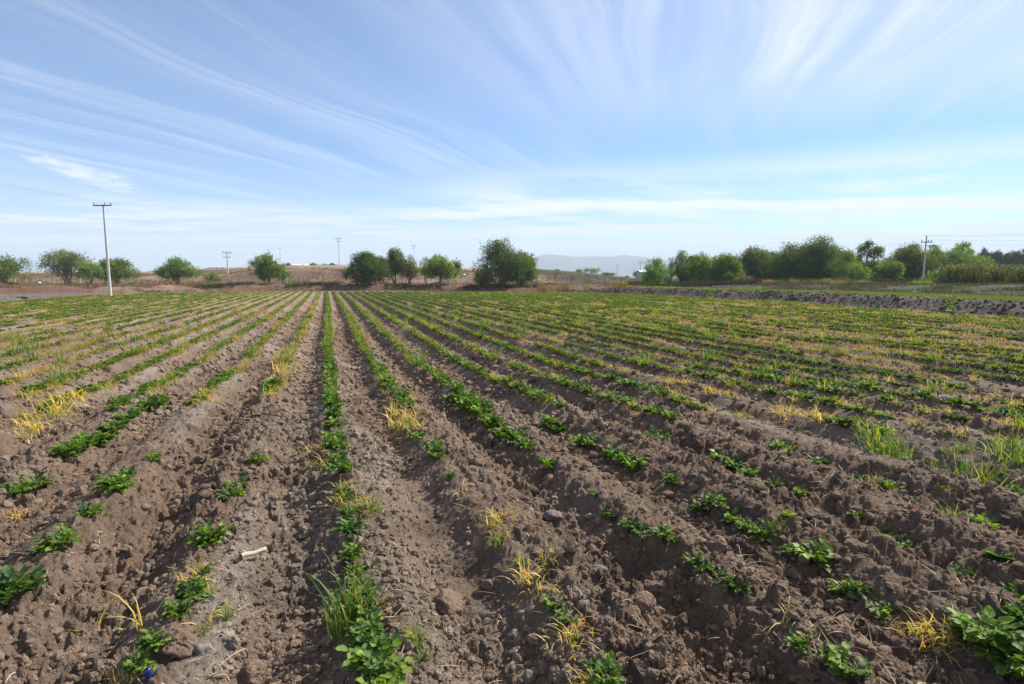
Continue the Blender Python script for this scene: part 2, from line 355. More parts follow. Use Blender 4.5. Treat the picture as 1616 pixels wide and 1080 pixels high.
# ------------------------------------------------------------------ materials
def attr_mat(name, rough=.6, transl=0.0, spec=.3, nscale=0, namp=0, vary=False):
    m = bpy.data.materials.new(name); m.use_nodes = True; t = m.node_tree; n = NB(t)
    bs = t.nodes['Principled BSDF']; bs.inputs['Roughness'].default_value = rough; bs.inputs['Specular IOR Level'].default_value = spec
    at = n.n('ShaderNodeAttribute', attribute_name='Col'); col = at.outputs['Color']
    if vary:
        oi = n.n('ShaderNodeObjectInfo'); col = n.mix(oi.outputs['Random'], n.mix(1.0, col, (.78, .78, .82, 1), 'MULTIPLY'), n.mix(1.0, col, (1.35, 1.15, 1.0, 1), 'MULTIPLY'))
    if nscale:
        tcn = n.n('ShaderNodeTexCoord'); nz = n.noise(tcn.outputs['Object'], nscale, 4, .6)
        f = n.m('ADD', n.m('MULTIPLY', nz, namp * 2), 1 - namp); col = n.mix(1.0, col, n.vec(f, f, f), 'MULTIPLY')
        bp = n.n('ShaderNodeBump'); bp.inputs['Strength'].default_value = .35; bp.inputs['Distance'].default_value = .01
        t.links.new(nz, bp.inputs['Height']); t.links.new(bp.outputs[0], bs.inputs['Normal'])
    t.links.new(col, bs.inputs['Base Color'])
    if transl:
        tr = n.n('ShaderNodeBsdfTranslucent'); t.links.new(n.mix(1.0, col, (1.5, 1.6, .55, 1), 'MULTIPLY'), tr.inputs[0])
        mx = n.n('ShaderNodeMixShader'); mx.inputs[0].default_value = transl
        t.links.new(bs.outputs[0], mx.inputs[1]); t.links.new(tr.outputs[0], mx.inputs[2])
        t.links.new(mx.outputs[0], t.nodes['Material Output'].inputs[0])
    return m
M_LEAF = attr_mat('potato_leaf', .5, .36, .35, 90, .3, True)
M_GRASS = attr_mat('grass_blade', .6, .35, .25, 0, 0, True)
M_STRAW = attr_mat('straw', .8, .15, .2)
M_FOL = attr_mat('tree_foliage', .65, .30, .2)
M_LEAFF = attr_mat('distant_leaf', .8, .30, .08)
M_SCRUB = attr_mat('dry_scrub', .9, .15, .1)
M_CLOD = soil_mat('clod_soil', .7, 1.0)
def plain(name, c, rough=.7, nscale=8, namp=.18, metal=0.0):
    m = bpy.data.materials.new(name); m.use_nodes = True; t = m.node_tree; n = NB(t)
    bs = t.nodes['Principled BSDF']; bs.inputs['Roughness'].default_value = rough; bs.inputs['Metallic'].default_value = metal
    tcn = n.n('ShaderNodeTexCoord'); nz = n.noise(tcn.outputs['Object'], nscale, 5, .6)
    f = n.m('ADD', n.m('MULTIPLY', nz, namp * 2), 1 - namp)
    t.links.new(n.mix(1.0, (c[0], c[1], c[2], 1), n.vec(f, f, f), 'MULTIPLY'), bs.inputs['Base Color'])
    return m
M_CONC = plain('pole_concrete', (.50, .48, .45), .85, 3); M_STEEL = plain('dark_steel', (.10, .10, .11), .6, 6)
M_PORC = plain('porcelain', (.35, .32, .30), .3); M_WIRE = plain('cable', (.25, .25, .26), .6)
M_BARK = plain('bark', (.16, .12, .09), .95, 6, .35); M_PALEBARK = plain('pale_bark', (.27, .23, .19), .95, 6, .3)
M_WHITE = plain('white_wall', (.78, .77, .75), .8, 1.5, .1); M_GREYW = plain('grey_wall', (.42, .42, .42), .8, 1.5, .1); M_ROOF = plain('roof', (.10, .11, .13), .7, 2)
M_WOOD = plain('dead_stick', (.36, .30, .23), .9, 25, .3); M_BLUE = plain('blue_plastic', (.015, .045, .17), .35, 20, .1)
M_PSTONE = plain('pale_stone', (.17, .145, .125), .9, 30, .25); M_BSTONE = plain('brown_stone', (.13, .100, .083), .9, 30, .3)

# ------------------------------------------------------------------ leaf and blade templates
def nrm(a): return a / np.maximum(np.linalg.norm(a, axis=-1, keepdims=True), 1e-9)
LU = np.array([0, .22, .5, .78, 1.0]); LW = np.array([.12, .85, 1.0, .68, .02])
def leaflets(C, D, N, L, Wd, col, rg, cup=.18, droop=.25):
    """ovate creased leaflets: 5 x 3 vertices each"""
    n = len(C); D = nrm(D); S = nrm(np.cross(D, N)); N = np.cross(S, D)
    V = np.zeros((n, 5, 3, 3)); ripple = rg.normal(0, .05, (n, 5, 3))
    for i, u_ in enumerate(LU):
        for j, v_ in enumerate((-1, 0, 1)):
            h = (abs(v_) * cup * Wd - droop * L * u_ * u_) + ripple[:, i, j] * L
            V[:, i, j] = C + D * (u_ * L)[:, None] * 1.0 + S * (v_ * LW[i] * Wd * .5)[:, None] + N * h[:, None]
    q = []
    for i in range(4):
        for j in range(2):
            q.append([i*3+j, i*3+j+1, (i+1)*3+j+1, (i+1)*3+j])
    F = (np.array(q)[None] + (np.arange(n) * 15)[:, None, None]).reshape(-1, 4)
    cc = np.repeat(col[:, None, :], 15, 1).reshape(n, 5, 3, 3).copy(); cc[:, :, 1] *= 1.25
    return V.reshape(-1, 3), F, cc.reshape(-1, 3)
def diamonds(C, D, N, L, Wd, col):
    n = len(C); D = nrm(D); S = nrm(np.cross(D, N)); Nn = np.cross(S, D)
    V = np.stack([C, C + D*(.5*L)[:, None] + S*(.5*Wd)[:, None] + Nn*(.08*L)[:, None], C + D*L[:, None] - Nn*(.1*L)[:, None], C + D*(.5*L)[:, None] - S*(.5*Wd)[:, None] + Nn*(.08*L)[:, None]], 1)
    F = np.arange(n * 4).reshape(-1, 4)
    return V.reshape(-1, 3), F, np.repeat(col, 4, 0)
def ribbons(B, az, L, lean, droop, Wd, c0, c1, seg, rg):
    """grass blades that arch over; droop 0..1"""
    n = len(B); t = np.linspace(0, 1, seg + 1); V = np.zeros((n, seg + 1, 2, 3)); p = B.copy(); el = lean.copy()
    kink = rg.normal(0, .15, (n, seg + 1)); twist = rg.uniform(-.8, .8, n); a2 = az.copy(); cc = np.zeros((n, seg + 1, 2, 3))
    for i in range(seg + 1):
        dh = np.stack([np.cos(a2), np.sin(a2)], -1)
        side = np.stack([-np.sin(az + twist), np.cos(az + twist), 0 * az], -1)
        w = Wd * (1 - t[i] ** 1.6) * .5 + Wd * .03
        V[:, i, 0] = p - side * w[:, None]; V[:, i, 1] = p + side * w[:, None]
        f = t[i] ** 1.2; cc[:, i, 0] = cc[:, i, 1] = c0 * (1 - f) + c1 * f
        st_ = L / seg; p = p + np.concatenate([dh * (np.sin(el) * st_)[:, None], (np.cos(el) * st_)[:, None]], 1)
        p[:, 2] = np.maximum(p[:, 2], B[:, 2] + .003)
        el = np.clip(el + droop * (1.9 / seg) * (.4 + t[i]) + kink[:, i] * .6, 0, 2.6); a2 = a2 + kink[:, i] * .5
    q = np.array([[i*2, i*2+1, i*2+3, i*2+2] for i in range(seg)])
    F = (q[None] + (np.arange(n) * (seg + 1) * 2)[:, None, None]).reshape(-1, 4)
    return V.reshape(-1, 3), F, cc.reshape(-1, 3)
def join(parts):
    V = []; F = []; C = []; o = 0
    for v_, f, c in parts:
        V.append(v_); F.append(f + o); C.append(c); o += len(v_)
    return np.concatenate(V), np.concatenate(F), np.concatenate(C)
def tube(path, rad, sides=5):
    path = np.asarray(path, float); rad = np.asarray(rad, float); n = len(path)
    T = np.gradient(path, axis=0); T = nrm(T); up = np.array([0.3, .9, .25]); A_ = nrm(np.cross(T, up)); B_ = np.cross(T, A_)
    an = np.linspace(0, 2 * pi, sides, endpoint=False)
    V = path[:, None] + rad[:, None, None] * (A_[:, None] * np.cos(an)[None, :, None] + B_[:, None] * np.sin(an)[None, :, None])
    F = [[i*sides+j, i*sides+(j+1) % sides, (i+1)*sides+(j+1) % sides, (i+1)*sides+j] for i in range(n-1) for j in range(sides)]
    return V.reshape(-1, 3), np.array(F), np.ones((n*sides, 3)) * .5
GREENS = np.array([[.060, .125, .018], [.085, .160, .022], [.045, .100, .018], [.125, .205, .030]])

def potato_mesh(seed, Rd, H, big):
    rg = np.random.default_rng(seed); C = []; D = []; N = []; L = []; Wd = []; K = []; stems = []
    ns = int(rg.integers(7, 11)) + (8 if big else 0)
    for s in range(ns):
        az = s / ns * 6.283 + rg.uniform(-.5, .5); out = Rd * rg.uniform(.15, .95); hh = H * rg.uniform(.55, 1.0) * (1.15 - .45 * out / Rd)
        pts = [np.array([cos(az)*out*t**1.2*1.0, sin(az)*out*t**1.2, hh*(t**.7)]) for t in (0, .35, .7, 1.0)]
        pts = [np.array([rg.normal(0, .006), rg.normal(0, .006), -.02])] + pts[1:]
        stems.append(tube(pts, [.004, .0035, .003, .002], 5))
        base = GREENS[rg.integers(0, 4)] * rg.uniform(.85, 1.2)
        nl = int(rg.integers(3, 6))
        for q in range(nl):                                   # compound leaves around the stem tip
            t0 = rg.uniform(.45, 1.0); i = min(int(t0 * 3), 2); p0 = pts[i] + (pts[i+1] - pts[i]) * (t0*3-i)
            a = az + rg.uniform(-1.5, 1.5) if q else az
            e = rg.uniform(-.1, 1.0); dr_ = np.array([cos(a)*cos(e), sin(a)*cos(e), sin(e)])
            sd_ = np.array([-sin(a), cos(a), 0]); up = np.cross(dr_, sd_) * -1; up = up if up[2] > 0 else -up
            ll = rg.uniform(.040, .068)
            pet = ll * .5
            for (off, sgn, sc) in ((.1, 1, .62), (.1, -1, .62), (.55, 1, .85), (.55, -1, .85), (1.0, 0, 1.15)):
                C.append(p0 + dr_ * pet * off * 2.2); dd = dr_ * (1 if sgn == 0 else .45) + sd_ * sgn * .9
                D.append(dd); N.append(up + rg.normal(0, .22, 3)); L.append(ll * sc); Wd.append(ll * sc * rg.uniform(.68, .85)); K.append(base * rg.uniform(.8, 1.25))
    lv = leaflets(np.array(C), np.array(D), np.array(N), np.array(L), np.array(Wd), np.array(K), rg, .22, .28)
    sv = join(stems); sc = np.ones((len(sv[0]), 3)) * np.array([.10, .15, .05])
    return mesh_np('leaves', lv[0], lv[1], M_LEAF, lv[2], True), mesh_np('stem', sv[0], sv[1], M_GRASS, sc, True)
YEL = np.array([[.62, .46, .11], [.68, .55, .28], [.50, .42, .09], [.62, .42, .13], [.50, .31, .12]])
def grass_mesh(seed, kind, n, h, spread):
    rg = np.random.default_rng(seed + 500); a = rg.uniform(0, 6.283, n)
    B = np.stack([rg.normal(0, spread*.35, n), rg.normal(0, spread*.5, n), np.full(n, -.01)], 1)
    L = h * rg.uniform(.5, 1.25, n); Wd = rg.uniform(.005, .011, n) * (1.15 if kind == 'green' else 1.0)
    if kind == 'green':
        c0 = np.array([.10, .19, .03]) * rg.uniform(.7, 1.2, (n, 1)); c1 = np.array([.10, .20, .04]) * rg.uniform(.7, 1.3, (n, 1))
        m = rg.random(n) < .25; c1[m] = YEL[rg.integers(0, 3, m.sum())]; lean = rg.uniform(.05, .7, n); dp = rg.uniform(.1, .8, n)
    elif kind == 'yellow':
        c0 = YEL[rg.integers(0, 3, n)] * rg.uniform(.5, 1.1, (n, 1)); c1 = YEL[rg.integers(0, 5, n)] * rg.uniform(.6, 1.2, (n, 1))
        m = rg.random(n) < .35; c0[m] = np.array([.16, .24, .04]); lean = rg.uniform(.05, 1.0, n); dp = rg.uniform(.5, 2.0, n)
    else:
        c0 = np.array([.55, .46, .30]) * rg.uniform(.7, 1.1, (n, 1)); c1 = np.array([.60, .48, .28]) * rg.uniform(.7, 1.1, (n, 1)); lean = rg.uniform(.3, 1.4, n); dp = rg.uniform(.8, 1.9, n)
    v_ = ribbons(B, a, L, lean, dp, Wd, c0, c1, 6, rg)
    return mesh_np('grass', v_[0], v_[1], M_GRASS, v_[2], True)
POT = [potato_mesh(i, .13, .15, False) for i in range(9)] + [potato_mesh(40 + i, .16, .19, True) for i in range(4)]
GY = [grass_mesh(i, 'yellow', 60, .19, .12) for i in range(6)]; GG = [grass_mesh(20 + i, 'green', 52, .24, .10) for i in range(5)]
GS = [grass_mesh(60 + i, 'straw', 14, .14, .10) for i in range(4)]; GP = [grass_mesh(80 + i, 'yellow', 5, .24, .02) for i in range(4)]

# ------------------------------------------------------------------ where plants stand
# seen near plants: (photo x, photo y of the base, width in photo px)
NEARP = [(8,968,100),(95,870,55),(72,880,34),(140,822,45),(182,780,52),(196,766,42),(243,728,24),(56,760,46),(22,775,44),(104,720,46),(130,706,44),(156,692,40),(178,678,40),(199,662,38),
 (216,650,26),(236,640,40),(252,630,30),(330,868,62),(322,905,30),(303,945,56),(280,986,44),(243,1040,56),(222,1068,52),(367,792,36),(374,774,32),(406,734,26),
 (524,662,34),(526,680,34),(528,702,36),(531,722,40),(534,742,42),(538,762,42),(543,786,34),(552,858,50),(556,890,46),(566,918,34),(546,800,32),(549,822,34),(552,838,30),(558,906,38),(568,934,38),(576,968,40),(580,1003,46),(572,952,44),(578,985,42),(582,1022,74),(590,1058,88),(600,1095,96),
 (660,690,26),(684,714,36),(690,722,22),(711,752,20),(787,852,24),(824,890,26),(872,962,36),(893,984,36),(955,1082,62),
 (718,632,36),(733,642,36),(745,650,40),(762,662,40),(778,674,40),(795,686,40),(812,697,40),(828,706,34),(864,736,30),(944,783,13),(966,807,15),(992,830,34),(1008,838,32),(1030,850,32),(1047,858,34),(1064,866,28),
 (1096,896,34),(1112,906,32),(1142,928,34),(1168,944,36),(1260,1034,46),(1300,1052,36),(1330,1072,70),
 (868,664,36),(882,668,26),(916,686,34),(932,690,30),(966,708,38),(985,716,36),(1005,726,36),(1060,750,30),(1104,782,32),(1128,788,44),(1158,804,34),(1180,818,32),(1204,832,36),(1250,852,26),(1290,872,62),(1276,862,40),(1330,902,40),(1352,910,38),(1394,938,40),
 (1526,992,60),(1560,1010,90),(1600,1036,90),(1625,1000,80),
 (1032,676,30),(1052,684,34),(1136,714,40),(1160,724,34),(1184,736,34),(1224,750,28),(1264,764,26),(1356,800,30),(1396,822,36),(1420,830,38),(1444,840,36),(1518,880,32),(1594,905,44),(1612,912,40),
 (1232,700,38),(1290,718,34),(1354,744,24),(1402,756,28),(1440,774,30),(1460,782,32),(1548,812,46),(1606,768,46),(1575,876,16),(1246,822,16)]
NEARY = [(515,728,44,1),(508,705,34,0),(550,800,42,1),(576,812,46,0),(545,782,30,1),(538,905,34,3),(580,960,40,1),(785,825,48,0),(797,850,34,1),(732,775,46,3),(868,888,38,0),(846,920,56,1),(905,1010,56,0),(880,1000,48,3),
 (640,640,34,0),(652,676,56,1),(640,665,44,1),(634,655,36,0),(308,918,44,0),(316,940,36,1),(1466,978,66,0),(1490,984,54,1),(1408,948,34,0),(1344,900,36,3),(1362,902,30,3),(1378,752,28,0),(196,1074,40,0),(306,1078,50,3),
 (940,1080,50,0),(862,730,24,3),(1128,800,26,3),(1195,835,28,1),(128,842,30,3),(372,770,26,3),(150,965,40,4),(228,995,34,4),(326,988,40,4),(100,735,36,3),(14,795,34,1),(210,668,34,3),(84,650,44,1),(66,660,46,0),(100,642,40,1),
 (48,672,44,1),(118,634,38,0),(30,682,36,0),(1160,800,20,1),(1305,775,30,3),(1265,1000,50,3),(1212,992,44,3),(1030,1070,24,3),(1240,1000,30,4),(1590,1020,36,1),(1490,770,26,1),(1385,745,26,0),(1580,770,26,0),(440,610,40,3),(450,590,34,1),(446,570,32,0)]
NEARG = [(560,972,88),(548,990,60),(585,812,34),(655,1010,42),(668,1040,40),(356,975,36),(320,1000,30),(1398,716,60),(1420,722,50),(1380,706,50),(1476,738,40),(1560,752,60),(1545,745,56),(1582,728,66),(1600,710,50),(1604,738,50),(1506,808,40),(1222,832,30),(1372,690,40),(1520,718,30),(1500,722,26)]
pots = []; yels = []; grns = []      # (x, y, size m, k, variant)
def near_xy(px, py):
    p = G(px, py, 0.0); ph, k = rowphase(np.array([p[0]]), np.array([p[1]]))
    return p[0], p[1], int(k[0])
for (px, py, w) in NEARP:
    x, y, k = near_xy(px, py); d = x*FW[0] + y*FW[1]; pots.append((x, y, 1.12 * w * d / FPX, k))
for (px, py, w, vv) in NEARY:
    x, y, k = near_xy(px, py); d = x*FW[0] + y*FW[1]; yels.append((x, y, w * d / FPX, k, vv))
for (px, py, w) in NEARG:
    x, y, k = near_xy(px, py); d = x*FW[0] + y*FW[1]; grns.append((x, y, w * d / FPX, k))
rg = np.random.default_rng(11)
for k in range(-27, 40):
    X0 = ROW0 + k * SP; y = 1.0
    while y < 83:
        y += rg.uniform(.13, .21)
        x = X0 + float(wobble(np.array(k), np.array(y))) + rg.normal(0, .025)
        if not inside(np.array([x]), np.array([y]))[0]: continue
        px, py = to_px(x, y)
        d = x*FW[0] + y*FW[1]
        if d < .5 or py > 1400 or px < -700 or px > 2300: continue
        lim = 650 if px < 1000 else 690 if px > 1250 else 670
        if -60 < px < 1680 and py > lim and not (px > 1180 and py < 720 and k >= 7): continue
        g = float(vn(np.array(y / 1.9), np.array(k * 5.7), 401)); yv = float(vn(np.array(y / 1.6), np.array(k * 3.7), 402))
        gcov = .71 + .34 * (k == 0) + .14 * (k in (1, 2, 3, 4, 5)) - (.30 if k == -1 else 0) - (.12 if k == -2 else 0)
        gcov += .06 * min(1, max(0, (y - 20) / 30)) - .08 * (k < -4) - .13 * (k > 9) * (y < 40); big = float(vn(np.array(y / 9), np.array(x / 7), 403))
        if g < gcov: pots.append((x, y, rg.uniform(.15, .27) * (1.0 if g < gcov - .12 else .7), k))
        if yv < .63 + .25 * (big - .4) + .12 * (k > 5) + (.1 if k in (-1, -3, 1) else 0) - (.25 if k == 0 else 0):
            yels.append((x + rg.normal(.04, .06), y, rg.uniform(.09, .24), k, int(rg.integers(0, 4))))
        if rg.random() < .035 + (.10 if (big > .68) else 0): grns.append((x, y, rg.uniform(.18, .36), k))
        if rg.random() < .10: yels.append((x + rg.normal(0, .25), y, rg.uniform(.08, .16), k, 3))
def dist(p): return p[0]*FW[0] + p[1]*FW[1]
def visible(p):
    a, c = to_px(p[0], p[1], .05); return -40 < a < 1660 and c < 1130 and dist(p) > 1
def big_first(L, n=300):
    vis = [p for p in L if visible(p)]; hid = [p for p in L if not visible(p)]
    vis.sort(key=lambda p: -p[2] / dist(p)); return vis[:n], vis[n:] + hid
ORD = lambda n: str(n) + ('th' if 10 <= n % 100 <= 20 else {1: 'st', 2: 'nd', 3: 'rd'}.get(n % 10, 'th'))
def rowname(k):
    return 'centre row' if k == 0 else '%s row %s of centre' % (ORD(abs(k)), 'right' if k > 0 else 'left')
def place_all(L, kind):
    L = sorted(L, key=lambda p: (p[3], np.hypot(p[0], p[1]))); cnt = {}
    for p in L:
        k = p[3]; cnt[k] = cnt.get(k, 0) + 1; n = cnt[k]; sz = p[2]
        z = float(height(np.array([p[0]]), np.array([p[1]]), np.array([max(.008, .005 * np.hypot(p[0], p[1]))]))[0]) - .012; rz = rg.uniform(0, 6.283)
        if kind == 'potato':
            big = sz > .27; vi = int(rg.integers(9, 13)) if big else int(rg.integers(0, 9)); s = sz / (.40 if big else .34)
            o = empty('potato_plant', (p[0], p[1], z), rz); o.scale = (s, s, s * rg.uniform(.85, 1.15))
            for me, nm in zip(POT[vi], ('leaves', 'stem')): link(bpy.data.objects.new(nm, me), o)
            ad = 'big bushy' if sz > .32 else 'low leafy' if sz > .2 else 'small'
            tag(o, '%s green potato plant, %s potato plant from camera in %s' % (ad, ORD(n), rowname(k)), 'potato plant', 'potato plants growing along the ridges')
        elif kind == 'yellow':
            vv = p[4]; st_ = GS if vv == 3 else GP if vv == 4 else GY; me = st_[int(rg.integers(0, len(st_)))]
            s = sz / (.19 if vv == 3 else .20); o = link(bpy.data.objects.new('dry_grass_tuft', me)); o.location = (p[0], p[1], z); o.rotation_euler = (0, 0, rz)
            o.scale = (s, s, s * rg.uniform(.8, 1.1)) if vv != 4 else (1, 1, 1)
            ad = 'flattened pale straw' if vv == 3 else 'thin straggly yellow' if vv == 4 else 'yellowing' 
            tag(o, '%s grass tuft, %s dry tuft from camera in %s' % (ad, ORD(n), rowname(k)), 'grass tuft', 'dry yellow grass tufts among the ridges')
        else:
            me = GG[int(rg.integers(0, len(GG)))]; s = sz / .22; o = link(bpy.data.objects.new('green_grass_tuft', me)); o.location = (p[0], p[1], z); o.rotation_euler = (0, 0, rz)
            o.scale = (s, s, s * rg.uniform(.8, 1.1))
            tag(o, 'fresh green grass tuft, %s green tuft from camera in %s' % (ORD(n), rowname(k)), 'grass tuft', 'green grass tufts among the ridges')
pn, pf = big_first(pots); yn, yf_ = big_first(yels); gn, gf = big_first(grns)
place_all(pn, 'potato'); place_all(yn, 'yellow'); place_all(gn, 'green')
# the rest, too many to be single objects
def far_potatoes(L, name):
    L = np.array([p[:3] for p in L]); d = np.maximum(np.hypot(L[:, 0], L[:, 1]), 3); z = height(L[:, 0], L[:, 1], micro=False)
    num = np.clip(900 / d, 22, 70).astype(int); idx = np.repeat(np.arange(len(L)), num); n = len(idx); rad = L[idx, 2] * .46
    a = rg.uniform(0, 6.283, n); q = np.sqrt(rg.random(n)); hh = rad * 1.0 * rg.uniform(.25, 1.05, n) * (1.15 - .5 * q)
    C = np.stack([L[idx, 0] + np.cos(a)*q*rad*.72, L[idx, 1] + np.sin(a)*q*rad*1.0, z[idx] + hh], 1)
    a2 = a + rg.normal(0, .9, n); e = rg.uniform(-.3, .5, n); D = np.stack([np.cos(a2)*np.cos(e), np.sin(a2)*np.cos(e), np.sin(e)], 1)
    N = np.stack([rg.normal(0, .35, n), rg.normal(0, .35, n), np.ones(n)], 1); sz = rg.uniform(.045, .08, n) * np.sqrt(50 / num[idx]) * .95
    tone = (rg.uniform(.8, 1.25, len(L)))[idx]; yl = (rg.random(len(L)) < .22)[idx]
    c = GREENS[rg.integers(0, 4, n)] * (tone * rg.uniform(.8, 1.3, n))[:, None]; c = np.where(yl[:, None], c * np.array([1.9, 1.35, 1.0]), c)
    v_ = diamonds(C, D, N, sz, sz * .85, c); return obj_np(name, v_[0], v_[1], M_LEAFF, v_[2], False)
def far_grass(L, name, kind):
    L = np.array([p[:3] for p in L]); d = np.maximum(np.hypot(L[:, 0], L[:, 1]), 3); z = height(L[:, 0], L[:, 1], micro=False)
    num = np.clip(650 / d, 13, 38).astype(int); idx = np.repeat(np.arange(len(L)), num); n = len(idx); sp_ = L[idx, 2]
    B = np.stack([L[idx, 0] + rg.normal(0, .20, n)*sp_, L[idx, 1] + rg.normal(0, .45, n)*sp_, z[idx]], 1)
    wd = rg.uniform(.006, .011, n) * np.clip(d[idx] / 12, .8, 2.6)
    if kind == 'green': c0 = np.array([.10, .19, .03]) * rg.uniform(.7, 1.2, (n, 1)); c1 = np.array([.13, .24, .04]) * rg.uniform(.7, 1.3, (n, 1)); h = 1.0
    else:
        tk = rg.integers(0, 5, len(L))[idx]; tk = np.where(rg.random(n) < .6, tk, rg.integers(0, 5, n)); c0 = YEL[tk] * rg.uniform(.45, .85, (n, 1)); c1 = YEL[tk] * rg.uniform(.55, 1.0, (n, 1)); h = 1.05
        m = rg.random(n) < .22; c0[m] = [.13, .20, .035]; m = rg.random(n) < .12; c1[m] = [.16, .25, .04]
    v_ = ribbons(B, rg.uniform(0, 6.283, n), sp_ * h * rg.uniform(.4, .95, n), rg.uniform(.1, 1.1, n), rg.uniform(.2, 1.4, n), wd, c0, c1, 3, rg)
    return obj_np(name, v_[0], v_[1], M_GRASS, v_[2], False)
tag(far_potatoes(pf, 'distant_potato_plants'), 'low green potato plants filling the rows toward the far edge', 'potato plants', kind='stuff')
tag(far_grass(yf_, 'distant_dry_grass', 'yellow'), 'yellow dry grass mixed through the farther rows of the field', 'dry grass', kind='stuff')
if gf: tag(far_grass(gf, 'distant_green_grass', 'green'), 'fresh green grass mixed through the farther rows', 'grass', kind='stuff')

# ------------------------------------------------------------------ straw litter, clods and stones
def litter():
    n = 9000; k = rg.integers(-5, 9, n); y = 1.2 + 11 * rg.random(n) ** 1.5
    x = ROW0 + k * SP + rg.normal(.07, .16, n)
    z = height(x, y, np.full(n, .01)) + .009
    B = np.stack([x, y, z], 1); sh = rg.uniform(.6, 1.1, (n, 1)); c = np.array([.50, .40, .25]) * sh
    v_ = ribbons(B, rg.uniform(0, 6.283, n), rg.uniform(.02, .14, n), rg.uniform(.9, 1.5, n), rg.uniform(-.1, .6, n), rg.uniform(.002, .0055, n), c, c * .9, 4, rg)
    tag(obj_np('straw_litter', v_[0], v_[1], M_STRAW, v_[2]), 'loose bits of dry straw lying along the crop rows', 'straw', kind='stuff')
litter()
def ico(sub):
    bm = bmesh.new(); bmesh.ops.create_icosphere(bm, subdivisions=sub, radius=1); V = np.array([v_.co[:] for v_ in bm.verts]); F = np.array([[v_.index for v_ in f.verts] for f in bm.faces]); bm.free(); return V, F
IC3 = ico(3); IC4 = ico(4); IC5 = ico(5)
def n3(V, s, f):
    return (fbm(V[:, 0]*f + s*3.1, V[:, 1]*f + V[:, 2]*f*.7, s, 3) + fbm(V[:, 2]*f + s*1.7, V[:, 0]*f - V[:, 1]*f*.6, s + 9, 3)) * .5
def rock_verts(V, seed, facets=9, rough=.13):
    rg_ = np.random.default_rng(seed); N = nrm(rg_.normal(size=(facets, 3))); dd = rg_.uniform(.62, .95, facets)
    r = np.ones(len(V)); dt = V @ N.T
    r = np.minimum(r, np.min(np.where(dt > .05, dd / np.maximum(dt, .05), 9), axis=1))
    V = V * r[:, None]; nv = nrm(V)
    return V + nv * (rough * n3(nv, seed, 2.2) + rough * .55 * n3(nv, seed + 5, 6.0) + rough * .35 * n3(nv, seed + 7, 15.))[:, None]
IC2 = ico(2)
ROCKS = [(rock_verts(IC3[0], 600 + i, 12, .42), IC3[1]) for i in range(16)]
ROCKS2 = [(rock_verts(IC2[0], 600 + i, 8, .42), IC2[1]) for i in range(16)]
IC1 = ico(1); ROCKS1 = [(rock_verts(IC1[0], 650 + i, 6, .5), IC1[1]) for i in range(16)]
def clods():
    n = 120000; d = 1.6 + 34 * rg.random(n) ** 2.2; a = rg.uniform(R(-27), R(63), n); x = d*np.sin(a); y = d*np.cos(a)
    dens = fbm(x / .8, y / 1.4, 51, 3) + .35 * (np.abs(rowphase(x, y)[0]) > .22); kp = (dens > rg.normal(.05, .25, n)); x = x[kp]; y = y[kp]; n = len(x)
    dd = np.hypot(x, y); s = .0045 + .012 * rg.random(n) ** 2 + .026 * rg.random(n) ** 9; s *= np.clip(dd / 4.5, .85, 2.2)
    z = height(x, y, np.maximum(.008, dd * .003)) ; c = soil_col(x, y, rowphase(x, y)[0]) * rg.uniform(.85, 1.25, (n, 1))
    V = []; F = []; C = []; o = 0; U = rg.uniform(.6, 1.5, (n, 3)); T = rg.uniform(0, 6.283, n)
    for i in range(n):
        px_sz = s[i] / dd[i]
        v_, f = (ROCKS if px_sz > .008 else ROCKS2 if px_sz > .0045 else ROCKS1)[i % 16]; ca, sa = cos(T[i]), sin(T[i])
        w = v_ * (s[i] * U[i]); w = np.stack([w[:, 0]*ca - w[:, 1]*sa, w[:, 0]*sa + w[:, 1]*ca, w[:, 2]], 1) + [x[i], y[i], z[i] + s[i] * .2]
        V.append(w); F.append(f + o); o += len(w); C.append(np.repeat(c[i:i+1], len(w), 0))
    tag(obj_np('soil_clods', np.concatenate(V), np.concatenate(F), M_CLOD, np.concatenate(C), False), 'crumbled brown soil clods strewn over the near ridges', 'soil clods', kind='stuff')
clods()
